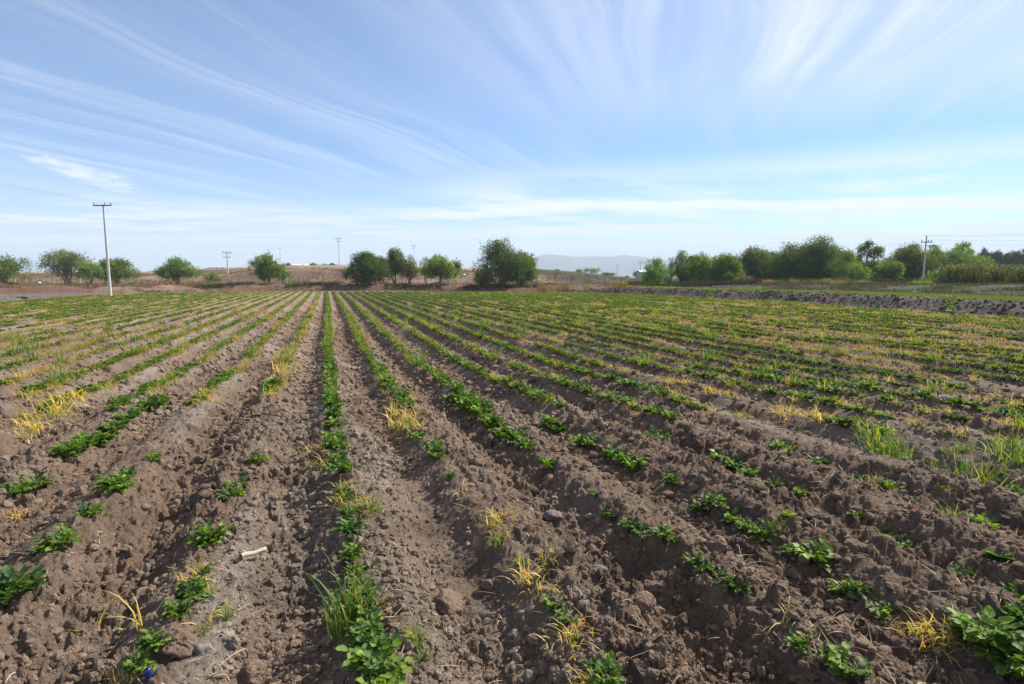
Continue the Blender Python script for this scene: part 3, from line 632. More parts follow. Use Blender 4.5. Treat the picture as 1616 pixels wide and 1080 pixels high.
BIG = [  # px, py (base), width px, height px, seed, kind, label, sink
 (706, 945, 66, 44, 1, 'clod', 'large wedge shaped brown clod lying in furrow right of centre row'),
 (672, 876, 13, 13, 2, 'pale', 'small pale round stone in the furrow above the large wedge clod'),
 (836, 1046, 28, 28, 3, 'brown', 'rounded brown stone near the bottom edge between two ridges'),
 (834, 1074, 30, 22, 4, 'clod', 'grey brown clod directly below the rounded brown stone'),
 (608, 736, 15, 12, 5, 'pale', 'small pale clod high in the furrow right of centre row'),
 (944, 896, 34, 20, 6, 'brown', 'angular flat topped grey stone among crumbly clods'),
 (900, 900, 28, 24, 7, 'clod', 'round lumpy clod just left of the angular grey stone'),
 (1016, 948, 54, 42, 8, 'clod', 'big rough clod right of the drooping straw, largest of its pile'),
 (1036, 912, 44, 26, 9, 'clod', 'wide flat clod just behind the big rough clod'),
 (1030, 982, 24, 26, 10, 'clod', 'dark egg shaped clod at the foot of the big rough clod'),
 (1000, 974, 24, 20, 11, 'clod', 'pale squarish clod beside the dark egg shaped clod'),
 (872, 818, 32, 16, 12, 'brown', 'flat slab stone lying on the clods beyond the angular stone'),
 (232, 884, 20, 28, 13, 'brown', 'upright pointed clod on the left furrow with a bright edge'),
 (285, 1050, 62, 56, 14, 'clod', 'large earth clod beside the potato plant and the blue plastic scrap'),
 (322, 1048, 26, 22, 15, 'pale', 'pale grey clod touching the right of the large earth clod'),
 (400, 1060, 50, 40, 16, 'clod', 'broad lumpy clod near the bottom edge left of centre row'),
 (1350, 882, 40, 20, 17, 'clod', 'rounded clod behind the dry straw on the right'),
 (1130, 880, 40, 26, 18, 'clod', 'brown clod between two potato plants on the right ridge'),
 (1575, 838, 36, 24, 19, 'clod', 'boulder like clod on the far right ridge'),
 (1190, 790, 34, 20, 20, 'clod', 'brown clod in the furrow behind the leafy potato clump on the right'),
 (1390, 1010, 44, 34, 21, 'clod', 'dark clod in the furrow left of the big potato clump at right'),
 (1282, 838, 30, 18, 22, 'clod', 'rounded clod at the edge of the right ridge above the potato clump'),
 (770, 905, 26, 18, 23, 'clod', 'small block clod on the furrow side beyond the large wedge clod'),
 (310, 780, 22, 22, 24, 'clod', 'small upright clod in the left furrow casting a dark shadow'),
]
for (px, py, w, h, sd_, kd, lab) in BIG:
    p = G(px, py, -.05); d = p[0]*FW[0] + p[1]*FW[1]; s = w * d / FPX / 2; hz = h * d / FPX / 2
    v_ = rock_verts((IC5 if w > 30 else IC4)[0], 900 + sd_, 11, .26) * np.array([s, s * .9, hz * 1.05]); f = (IC5 if w > 30 else IC4)[1]
    mt = {'clod': M_CLOD, 'pale': M_PSTONE, 'brown': M_BSTONE}[kd]
    o = obj_np('soil_clod' if kd == 'clod' else 'stone', v_, f, mt, np.broadcast_to(SOIL_A * 1.05, v_.shape), True)
    z0 = float(height(np.array([p[0]]), np.array([p[1]]), np.array([.01]))[0])
    o.location = (p[0], p[1], z0 + hz * .45); o.rotation_euler = (0, 0, sd_ * 1.3); tag(o, lab, 'clod' if kd == 'clod' else 'stone')
def bank_clods():
    n = 4200; y = rg.uniform(8, 60, n); sx = rg.uniform(-.3, 1.9, n); x = np.interp(y, XB_Y, XB_X) + sx; x = x * K; y = y * K; z = height(x, y, np.full(n, .1))
    s_ = .025 + .08 * rg.random(n) ** 2.5; c = np.array([.10, .073, .054]) * rg.uniform(.6, 1.4, (n, 1)); V = []; F = []; C = []; o = 0
    m = y > 34; n2 = np.argsort(y)
    for i in n2:
        v_, f = ROCKS2[i % 16]
        w = v_ * s_[i] * rg.uniform(.6, 1.4, 3) + [x[i], y[i], z[i]]; V.append(w); F.append(f + o); o += len(w); C.append(np.repeat(c[i:i+1], len(w), 0))
    tag(obj_np('bank_clods', np.concatenate(V), np.concatenate(F), M_CLOD, np.concatenate(C), True), 'dark earth clods covering the face of the right hand bank', 'soil clods', kind='stuff')
bank_clods()
# dead stick
a_ = G(380, 886); c_ = G(418, 862); L_ = np.linspace(0, 1, 9)
z0 = [float(height(np.array([q[0]]), np.array([q[1]]), np.array([.01]))[0]) for q in (a_, c_)]
pth = [np.array([a_[0]+(c_[0]-a_[0])*t, a_[1]+(c_[1]-a_[1])*t, max(z0)*.5 + .5*(z0[0]+(z0[1]-z0[0])*t) + .034 + .003*sin(t*9)]) for t in L_]
v_ = tube(pth, .0135 + .002*np.sin(L_*7), 7); tag(obj_np('stick', v_[0], v_[1], M_WOOD, None, True), 'short straight pale dead stick lying on the soil left of centre row', 'stick')
for (q0, q1, lab) in (((345, 1054), (386, 1026), 'thin bent straw stalk at the bottom left of centre row'), ((8, 1078), (24, 1062), 'thin pale stalk at the bottom left corner')):
    a_ = G(*q0); c_ = G(*q1); zz = max(float(height(np.array([q[0]]), np.array([q[1]]), np.array([.01]))[0]) for q in (a_, c_, (a_+c_)/2)) + .012
    pth = [np.array([a_[0]+(c_[0]-a_[0])*t, a_[1]+(c_[1]-a_[1])*t, zz + .01*sin(t*3)]) for t in L_]
    v_ = tube(pth, np.full(9, .0028), 5); tag(obj_np('straw_stalk', v_[0], v_[1], M_WOOD, None, True), lab, 'straw')
# blue plastic scrap: a small crumpled tube end
p = G(237, 1066, .03); z0 = zat(p[0], p[1])
an = np.linspace(0, 2*pi, 14, endpoint=False); rings = []
for t in np.linspace(0, 1, 7):
    rr_ = .017 * (1 - .25*t) * (1 + .12*np.sin(3*an + 4*t)); rings.append(np.stack([rr_*np.cos(an), rr_*np.sin(an)*(.55+.2*t), np.full(14, t*.075)], 1))
rings.append(rings[-1]*[.5, .5, 1] + [0, 0, .004])
V_ = np.concatenate(rings); F_ = np.array([[i*14+j, i*14+(j+1) % 14, (i+1)*14+(j+1) % 14, (i+1)*14+j] for i in range(7) for j in range(14)])
o = obj_np('plastic_scrap', V_, F_, M_BLUE, None, True); o.location = (p[0], p[1], z0 + .0); o.rotation_euler = (.25, -.2, .5)
tag(o, 'small crumpled blue plastic scrap standing beside a potato plant', 'plastic scrap')
# dark heap on fallow ground
def heap(px, py, w, label):
    p = G(px, py); d = dist(p); s = w * d / FPX; e = empty('soil_heap', (p[0], p[1], 0), YAW * -1)
    m1 = rock_verts(IC4[0], 77, 8, .12) * [s*.30, s*.3, s*.16]; obj_np('mound', m1 + [s*.1, 0, s*.02], IC4[1], M_CLOD, np.broadcast_to(SOIL_A, m1.shape), True, e)
    for sx_ in (-.22, .30):
        m2 = rock_verts(IC3[0], 70 + int(sx_*10), 7, .1) * [s*.26, s*.16, s*.07]; m2[:, 2] += m2[:, 0] * -.15 * np.sign(sx_)
        obj_np('black_flap', m2 + [s*sx_, -s*.12, s*.05], IC3[1], M_STEEL, None, True, e)
    tag(e, label, 'heap')
heap(38, 474, 19, 'small dark heap lying on the bare ground at the far left')

# ------------------------------------------------------------------ trees
def tree(name, px, depth, top, base, wpx, label, seed, pal='green', stems=4, sparse=1.0, leaves=None, lobes=None, clear=.22, group=None, bark=None, hang=.5, zoff=0.0, openness=0.0):
    rg_ = np.random.default_rng(seed); p = P(px, depth); z0 = float(macro(np.array([p[0]]), np.array([p[1]]))[0]) - .05; depth = depth * K
    H = (438 - top) * depth / FPX + CAM_H - z0; Wm = wpx * depth / FPX
    H = max(H, .4); Wm *= 1.14 if px < 1150 or px > 1540 else 1.3
    e = empty(name, (p[0], p[1], z0), 0)
    PAL = {'green': [(.075, .115, .035), (.055, .09, .03), (.10, .145, .045)], 'dark': [(.040, .070, .026), (.055, .090, .030), (.075, .11, .036)],
           'bright': [(.10, .16, .035), (.13, .19, .045), (.07, .12, .03)], 'olive': [(.085, .11, .038), (.07, .09, .032), (.11, .13, .045)],
           'grey': [(.10, .12, .07), (.08, .10, .055), (.13, .145, .085)], 'blue': [(.035, .055, .045), (.05, .07, .055), (.03, .045, .04)], 'brown': [(.14, .10, .07), (.18, .12, .08), (.10, .075, .05)],
           'dry': [(.22, .14, .08), (.17, .11, .07), (.13, .10, .06)]}[pal]
    PAL = np.array(PAL) * np.array([1.40, 1.30, 1.0]) * (1.35 if pal in ('green', 'bright', 'grey') else 1.12)
    if lobes is None:
        n = max(5, int(5 + Wm * 1.5)); lobes = []
        for i in range(n):
            a = rg_.uniform(0, 6.283); q = sqrt(rg_.random()); hh = rg_.uniform(0, 1)
            env = sqrt(max(0.05, 1 - (abs(hh - .42) / .62) ** 2))
            lobes.append((cos(a)*q*.36*Wm*env, sin(a)*q*.36*Wm*env, H*(clear + (1-clear)*(.16 + .66*hh)), Wm*rg_.uniform(.16, .25), H*rg_.uniform(.12, .19)))
        lobes.append((rg_.normal(0, .04)*Wm, 0, H*.88, Wm*.14, H*.11)); lobes.append((-.38*Wm, 0, H*(clear+.27), Wm*.17, H*.15)); lobes.append((.38*Wm, 0, H*(clear+.24), Wm*.17, H*.15)); lobes.append((0, 0, H*.55, Wm*.25, H*.22))
    else: lobes = [tuple(q_ * K for q_ in L_) for L_ in lobes]
    LB = np.array(lobes); vol = LB[:, 3]**2 * 1.0; vol = vol / vol.sum()
    nl = leaves or int(np.clip(5200 * sparse * Wm * H / 12, 800, 22000) * .8)
    nc = max(20, nl // 15); li = rg_.choice(len(LB), nc, p=vol)
    dv = nrm(rg_.normal(size=(nc, 3))); q = .62 + .45 * rg_.random(nc) ** .7; q *= 1 + .34 * rg_.normal(0, 1, nc) * .5
    cc = LB[li, :3] + dv * q[:, None] * np.stack([LB[li, 3], LB[li, 3], LB[li, 4]], 1)
    cc[:, 2] -= hang * np.abs(rg_.normal(0, .10, nc)) * H * (np.hypot(cc[:, 0], cc[:, 1]) / (Wm*.5)).clip(0, 1)
    cc[:, 2] = np.maximum(cc[:, 2], H * clear * .45)
    per = 15; idx = np.repeat(np.arange(nc), per); n = len(idx); sc = depth / 80
    cs = .155 * max(.6, min(1.6, Wm / 5))
    C = cc[idx] + rg_.normal(0, 1, (n, 3)) * np.array([cs, cs, cs * 1.2])
    D = rg_.normal(0, .75, (n, 3)) + np.array([0, 0, -.8 * hang - .1]); N = rg_.normal(0, .55, (n, 3)) + dv[idx] + [0, 0, .25]
    tone = PAL[rg_.integers(0, 3, nc)][idx] * rg_.uniform(.6, 1.35, (nc, 1))[idx] * rg_.uniform(.85, 1.2, (n, 1))
    L = rg_.uniform(.13, .27, n) * max(.75, min(2.0, sc)) * max(.5, min(1.15, Wm / 4)); v_ = diamonds(C, D, N, L, L * .42, tone)
    obj_np('crown', v_[0], v_[1], M_FOL, v_[2], False, e)
    # trunk and limbs reach the lobes
    parts = []; tops = LB[rg_.permutation(len(LB))][:stems * 3]
    for s in range(stems):
        a = rg_.uniform(0, 6.283); b0 = np.array([cos(a), sin(a), 0]) * Wm * .03 * (stems > 1); r0 = H * .020 * (1.6 if stems == 1 else 1)
        mid = np.array([tops[s % len(tops)][0]*.35, tops[s % len(tops)][1]*.35, H*clear*1.1]) + rg_.normal(0, .02, 3)*H
        parts.append(tube([b0, b0*.7+mid*.35+rg_.normal(0, .01, 3)*H, mid], [r0*1.25, r0, r0*.8], 6))
        for t in tops[s::stems]:
            t3 = t[:3]; m2 = mid*.45+t3*.55 + rg_.normal(0, .03, 3)*H; parts.append(tube([mid, m2, t3 + [0, 0, t[4]*.6]], [r0*.75, r0*.45, r0*.12], 5))
            for _ in range(3):
                t4 = t3 + nrm(rg_.normal(size=3)) * t[3] * .95; parts.append(tube([m2, (m2+t4)/2+rg_.normal(0, .02, 3)*H, t4], [r0*.35, r0*.22, r0*.07], 4))
    v_ = join(parts); obj_np('trunk', v_[0], v_[1], bark or M_BARK, None, True, e)
    tag(e, label, 'tree' if name.endswith('tree') else 'shrub', group); return e
PB = M_PALEBARK
tree('pepper_tree', 16, 74, 404, 452, 56, 'round green tree cut by the left edge of the photo', 1, 'green', 5, clear=.16)
tree('pepper_tree', 112, 74, 394, 454, 64, 'wide grey green tree with bare limbs showing, left of pole', 2, 'grey', 7, .55, clear=.26, bark=PB)
tree('pepper_tree', 145, 73, 411, 454, 34, 'smaller green tree joined to the wide grey green tree', 3, 'bright', 3, clear=.26)
tree('pepper_tree', 189, 76, 410, 454, 54, 'round green tree directly behind the nearest utility pole', 4, 'green', 5, clear=.22)
tree('pepper_tree', 284, 78, 407, 453, 52, 'feathery rounded tree standing alone between the two left poles', 5, 'green', 5, clear=.24)
tree('small_tree', 339, 92, 427, 445, 22, 'small round sapling left of the double arm pole', 6, 'bright', 2, clear=.15)
tree('pepper_tree', 427, 80, 401, 454, 46, 'tall rounded light green tree right of the double arm pole', 7, 'green', 3, clear=.24)
tree('pepper_tree', 448, 84, 417, 450, 26, 'small light green tree tucked behind the tall rounded tree', 8, 'bright', 2, clear=.2)
tree('pepper_tree', 579, 74, 399, 458, 58, 'dark green bushy tree, leftmost of the middle clump', 9, 'dark', 5, 1.5, clear=.10)
tree('pepper_tree', 603, 77, 404, 456, 34, 'green tree behind the dark bushy one in the middle clump', 101, 'green', 3, clear=.15)
tree('pepper_tree', 624, 78, 393, 456, 40, 'olive tree, tallest of the middle clump', 10, 'olive', 4, clear=.22)
tree('pepper_tree', 647, 77, 402, 456, 32, 'brownish olive tree right of the tallest in middle clump', 11, 'olive', 4, .8, clear=.2)
tree('pepper_tree', 674, 80, 407, 456, 26, 'thin grey tree with slender trunk in the middle clump', 12, 'grey', 3, .5, clear=.35, bark=PB)
tree('pepper_tree', 694, 75, 404, 458, 46, 'bright green leafy tree at the right of the middle clump', 13, 'bright', 4, 1.2, clear=.24)
tree('pepper_tree', 721, 92, 411, 430, 22, 'small rounded tree on the slope behind the middle clump', 14, 'olive', 2, clear=.1)
tree('pepper_tree', 794, 70, 376, 460, 78, 'largest dense green tree standing alone at the centre', 15, 'dark', 6, 1.9, clear=.08, hang=.9)
tree('pepper_tree', 822, 71, 397, 458, 46, 'lower green tree leaning out right of the largest tree', 16, 'green', 4, 1.2, clear=.14, hang=.9)
tree('pepper_tree', 765, 71, 420, 459, 32, 'low bushy tree at the left foot of the largest tree', 17, 'dark', 3, 1.3, clear=.08)
tree('pepper_tree', 1036, 66, 408, 454, 42, 'bright yellow green tree, leftmost of the right hand tree belt', 18, 'bright', 3, 1.3, clear=.14)
tree('bare_tree', 1058, 70, 404, 452, 24, 'thin brownish half bare tree beside the bright yellow green tree', 19, 'brown', 4, .4, clear=.25)
tree('pepper_tree', 1074, 68, 394, 454, 34, 'tall narrow green tree, second leafy one of the right belt', 20, 'green', 3, 1.1, clear=.26)
tree('pepper_tree', 1104, 68, 402, 454, 42, 'light green round tree between taller ones in right belt', 21, 'bright', 3, 1.2, clear=.26)
tree('pepper_tree', 1140, 68, 402, 454, 54, 'broad green tree ending the front row of the right belt', 22, 'green', 4, 1.4, clear=.22)
tree('pepper_tree', 1188, 78, 392, 450, 58, 'rounded drooping dark olive tree behind the brown stalks', 23, 'olive', 4, 1.4, clear=.14, hang=.9)
tree('pepper_tree', 1176, 82, 410, 450, 46, 'low dark tree filling in under the drooping olive tree', 102, 'dark', 4, 1.4, clear=.08)
tree('pepper_tree', 1242, 74, 384, 450, 62, 'massive dark green tree, left of the highest crown', 24, 'dark', 5, 1.9, clear=.08)
tree('pepper_tree', 1290, 72, 373, 450, 64, 'highest massive dark green crown in the right belt', 25, 'dark', 5, 2.0, clear=.06)
tree('pepper_tree', 1332, 76, 396, 450, 44, 'green tree just left of the open twisted tree', 26, 'green', 3, 1.3, clear=.1)
OT = [(-1.3, 0, 5.2, .55, .7), (-.9, .2, 6.2, .7, .55), (-.2, 0, 6.5, .6, .5), (.9, .1, 5.6, .7, .5), (1.5, 0, 5.1, .45, .6), (1.35, -.2, 5.9, .5, .35), (-1.6, 0, 4.4, .3, .6), (.2, .2, 5.0, .4, .3)]
tree('twisted_tree', 1367, 78, 371, 446, 46, 'tall open tree with twisted limbs and scattered leaf pads', 27, 'olive', 2, .8, leaves=2600, lobes=[(a*1.15, c, z*.93, r*.8, q*.85) for a, c, z, r, q in OT], clear=.5)
tree('pepper_tree', 1346, 70, 416, 452, 36, 'low bushy green tree under the open twisted tree', 28, 'bright', 3, 1.2, clear=.08)
tree('pepper_tree', 1370, 74, 410, 452, 44, 'dark green filler tree at the foot of the twisted tree', 103, 'dark', 3, 1.3, clear=.08)
tree('pepper_tree', 1396, 72, 412, 452, 42, 'mid green tree between the twisted tree and the pole', 29, 'green', 3, 1.3, clear=.08)
tree('pepper_tree', 1430, 78, 386, 450, 54, 'broad olive green tree just left of the pale pole', 30, 'olive', 4, 1.6, clear=.08)
tree('pepper_tree', 1464, 80, 387, 450, 42, 'green tree immediately behind the pale right hand pole', 31, 'green', 3, 1.3, clear=.08)
tree('pepper_tree', 1500, 80, 394, 450, 62, 'wide green tree between the pale pole and flat topped tree', 32, 'green', 4, 1.5, clear=.06)
for i, (px_t, dd_t, tp_t, w_t, pl_t, lab_t) in enumerate([(1214, 84, 398, 50, 'dark', 'dark tree filling the gap between drooping olive and massive trees'), (1266, 84, 388, 56, 'dark', 'dark tree between the two massive dark crowns'), (1316, 84, 394, 50, 'green', 'back row green tree right of the highest dark crown'),
    (1348, 86, 404, 48, 'olive', 'olive back row tree behind the open twisted tree'), (1408, 86, 398, 50, 'green', 'back row green tree left of the broad olive tree'), (1446, 86, 394, 46, 'dark', 'dark back row tree behind the pale right hand pole'), (1482, 88, 398, 46, 'olive', 'olive back row tree right of the pale right hand pole'),
    (1122, 80, 406, 44, 'green', 'back row green tree behind the broad end tree'), (1090, 80, 404, 40, 'dark', 'dark back row tree between the two narrow trees'), (1155, 84, 408, 40, 'dark', 'dark back row tree left of the drooping olive tree'), (1520, 90, 400, 50, 'dark', 'dark back row tree behind the flat topped tree')]):
    tree('pepper_tree', px_t, dd_t, tp_t, 450, w_t, lab_t, 300 + i, pl_t, 3, 1.3, clear=.04)
FT = [(-.9, 0, 6.2, .75, .22), (.2, 0, 6.7, .9, .28), (1.2, 0, 6.0, .7, .22), (-.2, 0, 5.7, .4, .2)]
tree('flat_topped_tree', 1510, 84, 379, 446, 30, 'slender tree with a small flat umbrella crown above the belt', 33, 'bright', 1, .8, leaves=1500, lobes=[(a, c, z*.94, r, q) for a, c, z, r, q in FT], clear=.55)
tree('pepper_tree', 1536, 84, 404, 448, 36, 'green tree right of the flat topped tree', 34, 'bright', 3, 1.2, clear=.08)
for i, (px, tp, w, lab) in enumerate([(1545, 392, 26, 'dark bluish tree in back row, nearest the flat topped tree'), (1562, 398, 24, 'dark bluish tree, second in the back row'), (1580, 399, 26, 'thin dark bluish tree in the middle of the back row'), (1598, 395, 28, 'spreading dark bluish tree in the back row near right edge'), (1618, 390, 26, 'dark bluish tree cut by the right edge of the photo')]):
    tree('casuarina_tree', px, 150, tp, 440, w, lab, 120 + i, 'blue', 3, .55, clear=.25, group='dark trees behind the maize')
# little trees beyond the hill and on the plain
for i, (px, dd, tp, w, pl, lab) in enumerate([(459, 175, 415, 9, 'dark', 'tiny dark tree left of the white sheds on the hill'), (497, 178, 415, 12, 'green', 'tiny tree on the hill crest right of the white sheds'), (513, 180, 417, 14, 'green', 'tiny low tree on the crest, left of the far pole'),
    (526, 180, 415, 14, 'dark', 'tiny round tree on the crest beside the far pole'), (536, 182, 418, 8, 'green', 'tiniest tree on the crest under the far pole'), (879, 165, 426, 12, 'dark', 'small tree peeping over the low hill shoulder'),
    (912, 210, 424, 12, 'dark', 'small dark tree at the left end of the distant grove'), (932, 200, 423, 36, 'green', 'rounded tree in the distant grove below the mountains'), (958, 205, 431, 24, 'dark', 'darker tree at the right end of the distant grove'),
    (1004, 230, 428, 14, 'blue', 'dark narrow tree beside the distant white building'), (989, 235, 435, 6, 'blue', 'tiny pointed tree left of the distant white building'), (420, 190, 421, 10, 'green', 'tiny tree seen past the crest behind the rounded tree')]):
    tree('small_tree', px, dd, tp, 440, w, lab, 150 + i, pl, 2, 1.2, leaves=900, clear=.05)
# shrubs
for i, (px, dd, tp, w, pl, lab) in enumerate([(348, 80, 446, 27, 'bright', 'bright green low shrub at the foot of the double arm pole'), (425, 74, 452, 34, 'dark', 'dark green shrub under the tall rounded light tree'), (24, 71, 446, 20, 'dark', 'dark shrub under the tree at the left edge'),
    (142, 71, 449, 12, 'dark', 'dark small shrub left of the nearest pole'), (859, 64, 447, 24, 'dry', 'brown dry bush right of the largest tree'), (889, 64, 444, 30, 'dry', 'larger tangled brown bush right of the first dry bush'), (862, 61, 457, 10, 'green', 'tiny green weed at the foot of the first dry bush'),
    (984, 63, 445, 34, 'dry', 'dark brown bush left of the bright yellow green tree'), (960, 64, 452, 12, 'olive', 'small olive weed beside the dark brown bush'),
    (1470, 56, 427, 40, 'bright', 'lush green climbing shrub between the pale pole and lamp post'), (1453, 48, 448, 30, 'bright', 'round green bush on the slope below the pale pole'), (1392, 66, 441, 20, 'green', 'green bush at the foot of the mid green tree'),
    (1192, 50, 460, 14, 'bright', 'green weed tuft on top of the near bank'), (1203, 44, 463, 12, 'green', 'small green weed on the face of the near bank'), (1225, 58, 447, 20, 'dark', 'dark shrub on the weedy slope under the massive trees'), (1298, 56, 440, 28, 'grey', 'grey green shrub left of the reddish weeds'),
    (1330, 57, 437, 26, 'brown', 'reddish brown weed clump on the upper slope'), (1205, 60, 449, 26, 'dry', 'brown weed clump near the end of the front tree row'), (1172, 66, 433, 28, 'brown', 'tall brown stalks under the drooping olive tree'), (1250, 60, 443, 26, 'brown', 'dark brown stalks in front of the massive tree'),
    (1360, 54, 446, 26, 'grey', 'grey green weed clump above the green strip'), (1320, 52, 450, 20, 'grey', 'small grey weed clump on the slope above the green strip'), (1275, 60, 449, 22, 'olive', 'olive weed clump left of the grey green shrub'), (1500, 52, 447, 12, 'dark', 'tiny dark shrub on the slope in front of the maize'),
    (930, 66, 453, 10, 'dry', 'tiny rust coloured bush on the stony bank'), (212, 84, 452, 16, 'green', 'small green bush behind the bare mound at left'), (320, 76, 455, 20, 'dry', 'rusty low bush right of the feathery tree')]):
    tree('shrub', px, dd, tp, 455, w, lab, 200 + i, pl, 3, 1.5, leaves=1300 if w > 15 else 500, clear=.02)

# ------------------------------------------------------------------ scrub, weeds, terrace crop, maize
def scatter_scrub():
    n = 60000; d = 62 + 120 * rg.random(n) ** 1.6; l = rg.uniform(-1.0, .95, n) * d; x = FW[0]*d + RT[0]*l; y = FW[1]*d + RT[1]*l
    hx = 808 + l/d*FPX; sy = y - np.interp(x, YB_X, YB_Y); m = (sy > 3.5) & ((hx < 1120)) & (vn(x/5, y/5, 501) + rg.normal(0, .25, n) > .42); m &= ~((d > 125) & (rg.random(n) < .85))
    m &= ~((x < -20) & (sy < 7)); x, y, d = x[m]*K, y[m]*K, d[m]; n = len(x); z = height(x, y, micro=False); num = 7; idx = np.repeat(np.arange(n), num); N_ = len(idx)
    B = np.stack([x[idx] + rg.normal(0, .22, N_), y[idx] + rg.normal(0, .22, N_), z[idx]], 1); pal = np.array([[.20, .10, .058], [.15, .08, .05], [.23, .14, .08], [.27, .20, .12], [.08, .09, .032], [.09, .06, .042]])
    kk = np.floor(np.clip(vn(x/3.2, y/3.2, 511) + rg.normal(0, .16, n), 0, .999) * 6).astype(int)[idx]; c = pal[kk] * rg.uniform(.7, 1.25, (N_, 1))
    v_ = ribbons(B, rg.uniform(0, 6.283, N_), rg.uniform(.12, .42, N_), rg.uniform(0, .9, N_), rg.uniform(0, .8, N_), rg.uniform(.03, .06, N_), c, c*1.1, 2, rg)
    tag(obj_np('dry_scrub', v_[0], v_[1], M_SCRUB, v_[2]), 'reddish brown dry scrub covering the low hill behind the field', 'scrub', kind='stuff')
scatter_scrub()
def understory_shade():  # dark weeds added to stand in for the shade beneath the trees
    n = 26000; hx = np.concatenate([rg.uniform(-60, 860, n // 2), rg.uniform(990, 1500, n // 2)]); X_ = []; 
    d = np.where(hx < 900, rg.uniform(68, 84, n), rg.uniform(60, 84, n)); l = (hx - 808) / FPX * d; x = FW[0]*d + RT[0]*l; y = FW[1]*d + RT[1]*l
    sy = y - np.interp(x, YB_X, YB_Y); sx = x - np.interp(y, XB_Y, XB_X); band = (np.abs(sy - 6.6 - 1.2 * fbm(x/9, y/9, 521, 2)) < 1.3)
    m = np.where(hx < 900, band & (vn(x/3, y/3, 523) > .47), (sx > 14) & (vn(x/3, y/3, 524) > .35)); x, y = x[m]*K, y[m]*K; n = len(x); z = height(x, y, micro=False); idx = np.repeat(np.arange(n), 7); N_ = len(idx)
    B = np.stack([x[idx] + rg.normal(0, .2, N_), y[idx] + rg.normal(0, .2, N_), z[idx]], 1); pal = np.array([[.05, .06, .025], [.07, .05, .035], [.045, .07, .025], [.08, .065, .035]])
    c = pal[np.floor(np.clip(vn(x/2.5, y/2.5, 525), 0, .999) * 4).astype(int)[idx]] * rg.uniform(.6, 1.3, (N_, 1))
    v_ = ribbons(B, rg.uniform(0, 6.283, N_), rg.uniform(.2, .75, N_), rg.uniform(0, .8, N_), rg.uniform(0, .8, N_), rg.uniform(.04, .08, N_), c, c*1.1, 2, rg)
    tag(obj_np('shade_weeds', v_[0], v_[1], M_SCRUB, v_[2]), 'weeds added as a dark shade band along ditch edge under the trees', 'weeds', kind='stuff')
understory_shade()
def scatter_bank():
    n = 52000; y = rg.uniform(4, 62, n); sx = rg.uniform(0.2, 42, n); x = np.interp(y, XB_Y, XB_X) + sx
    strip = (sx > 2.4) & (sx < 8.3); face = sx <= 2.4; upper = sx > 9.5; nz = vn(x/2.5, y/2.5, 521)
    keep = np.where(strip, rg.random(n) < .0, np.where(face, (nz > .70) & (rg.random(n) < .6), (nz + rg.normal(0, .15, n) > .50))) ; keep &= (y < 60)
    x, y, up_, sx = x[keep]*K, y[keep]*K, upper[keep], sx[keep]; n = len(x); z = height(x, y, micro=False); idx = np.repeat(np.arange(n), 6); N_ = len(idx)
    B = np.stack([x[idx] + rg.normal(0, .14, N_), y[idx] + rg.normal(0, .14, N_), z[idx]], 1); pal = np.array([[.07, .09, .03], [.10, .12, .035], [.10, .07, .045], [.13, .105, .06], [.06, .07, .04], [.12, .10, .055]])
    kk = np.floor(np.clip(vn(x/2.2, y/2.2, 531) + rg.normal(0, .22, n), 0, .999) * 6).astype(int)[idx]; c = pal[kk] * rg.uniform(.7, 1.25, (N_, 1))
    v_ = ribbons(B, rg.uniform(0, 6.283, N_), rg.uniform(.08, .30, N_), rg.uniform(0, .9, N_), rg.uniform(0, .8, N_), rg.uniform(.02, .045, N_), c, c*1.1, 2, rg)
    tag(obj_np('bank_weeds', v_[0], v_[1], M_SCRUB, v_[2]), 'mixed green and brown weeds on the right hand banks', 'weeds', kind='stuff')
    n = 60000; y = rg.uniform(4, 56, n); sx = rg.uniform(2.6, 8.2, n); x = (np.interp(y, XB_Y, XB_X) + sx) * K; y = y * K; z = height(x, y, micro=False); idx = np.repeat(np.arange(n), 3); N_ = len(idx)
    B = np.stack([x[idx] + rg.normal(0, .05, N_), y[idx] + rg.normal(0, .05, N_), z[idx]], 1); c = np.array([.155, .20, .05]) * rg.uniform(.7, 1.25, (N_, 1))
    v_ = ribbons(B, rg.uniform(0, 6.283, N_), rg.uniform(.08, .18, N_), rg.uniform(0, .9, N_), rg.uniform(0, .8, N_), rg.uniform(.02, .035, N_), c, c*1.1, 2, rg)
    tag(obj_np('green_crop_strip', v_[0], v_[1], M_GRASS, v_[2]), 'thin bright green strip of young crop on the terrace behind bank', 'crop', kind='stuff')
    # green creepers spilling over the left end of the bank
    pts = []
    for (px, py, w) in ((1000, 462, 16), (985, 460, 10), (1050, 463, 26), (1015, 461, 16), (1040, 464, 14), (925, 460, 10), (1120, 470, 8), (1225, 480, 6), (1500, 492, 8)):
        for _ in range(int(w * 26)):
            q = G(px + rg.normal(0, w*.45), py + rg.normal(0, 1.6)); pts.append((q[0], q[1]))
    pts = np.array(pts); z = height(pts[:, 0], pts[:, 1], micro=False); idx = np.repeat(np.arange(len(pts)), 5); N_ = len(idx)
    C = np.stack([pts[idx, 0] + rg.normal(0, .1, N_), pts[idx, 1] + rg.normal(0, .1, N_), z[idx] + rg.uniform(.02, .2, N_)], 1)
    L = rg.uniform(.06, .13, N_); v_ = diamonds(C, rg.normal(0, 1, (N_, 3)), rg.normal(0, .5, (N_, 3)) + [0, 0, 1], L, L*.8, np.array([.12, .17, .04]) * rg.uniform(.6, 1.3, (N_, 1)))
    tag(obj_np('bank_creepers', v_[0], v_[1], M_LEAF, v_[2]), 'green creeping leaves spilling down the left end of the bank', 'creepers', kind='stuff')
scatter_bank()
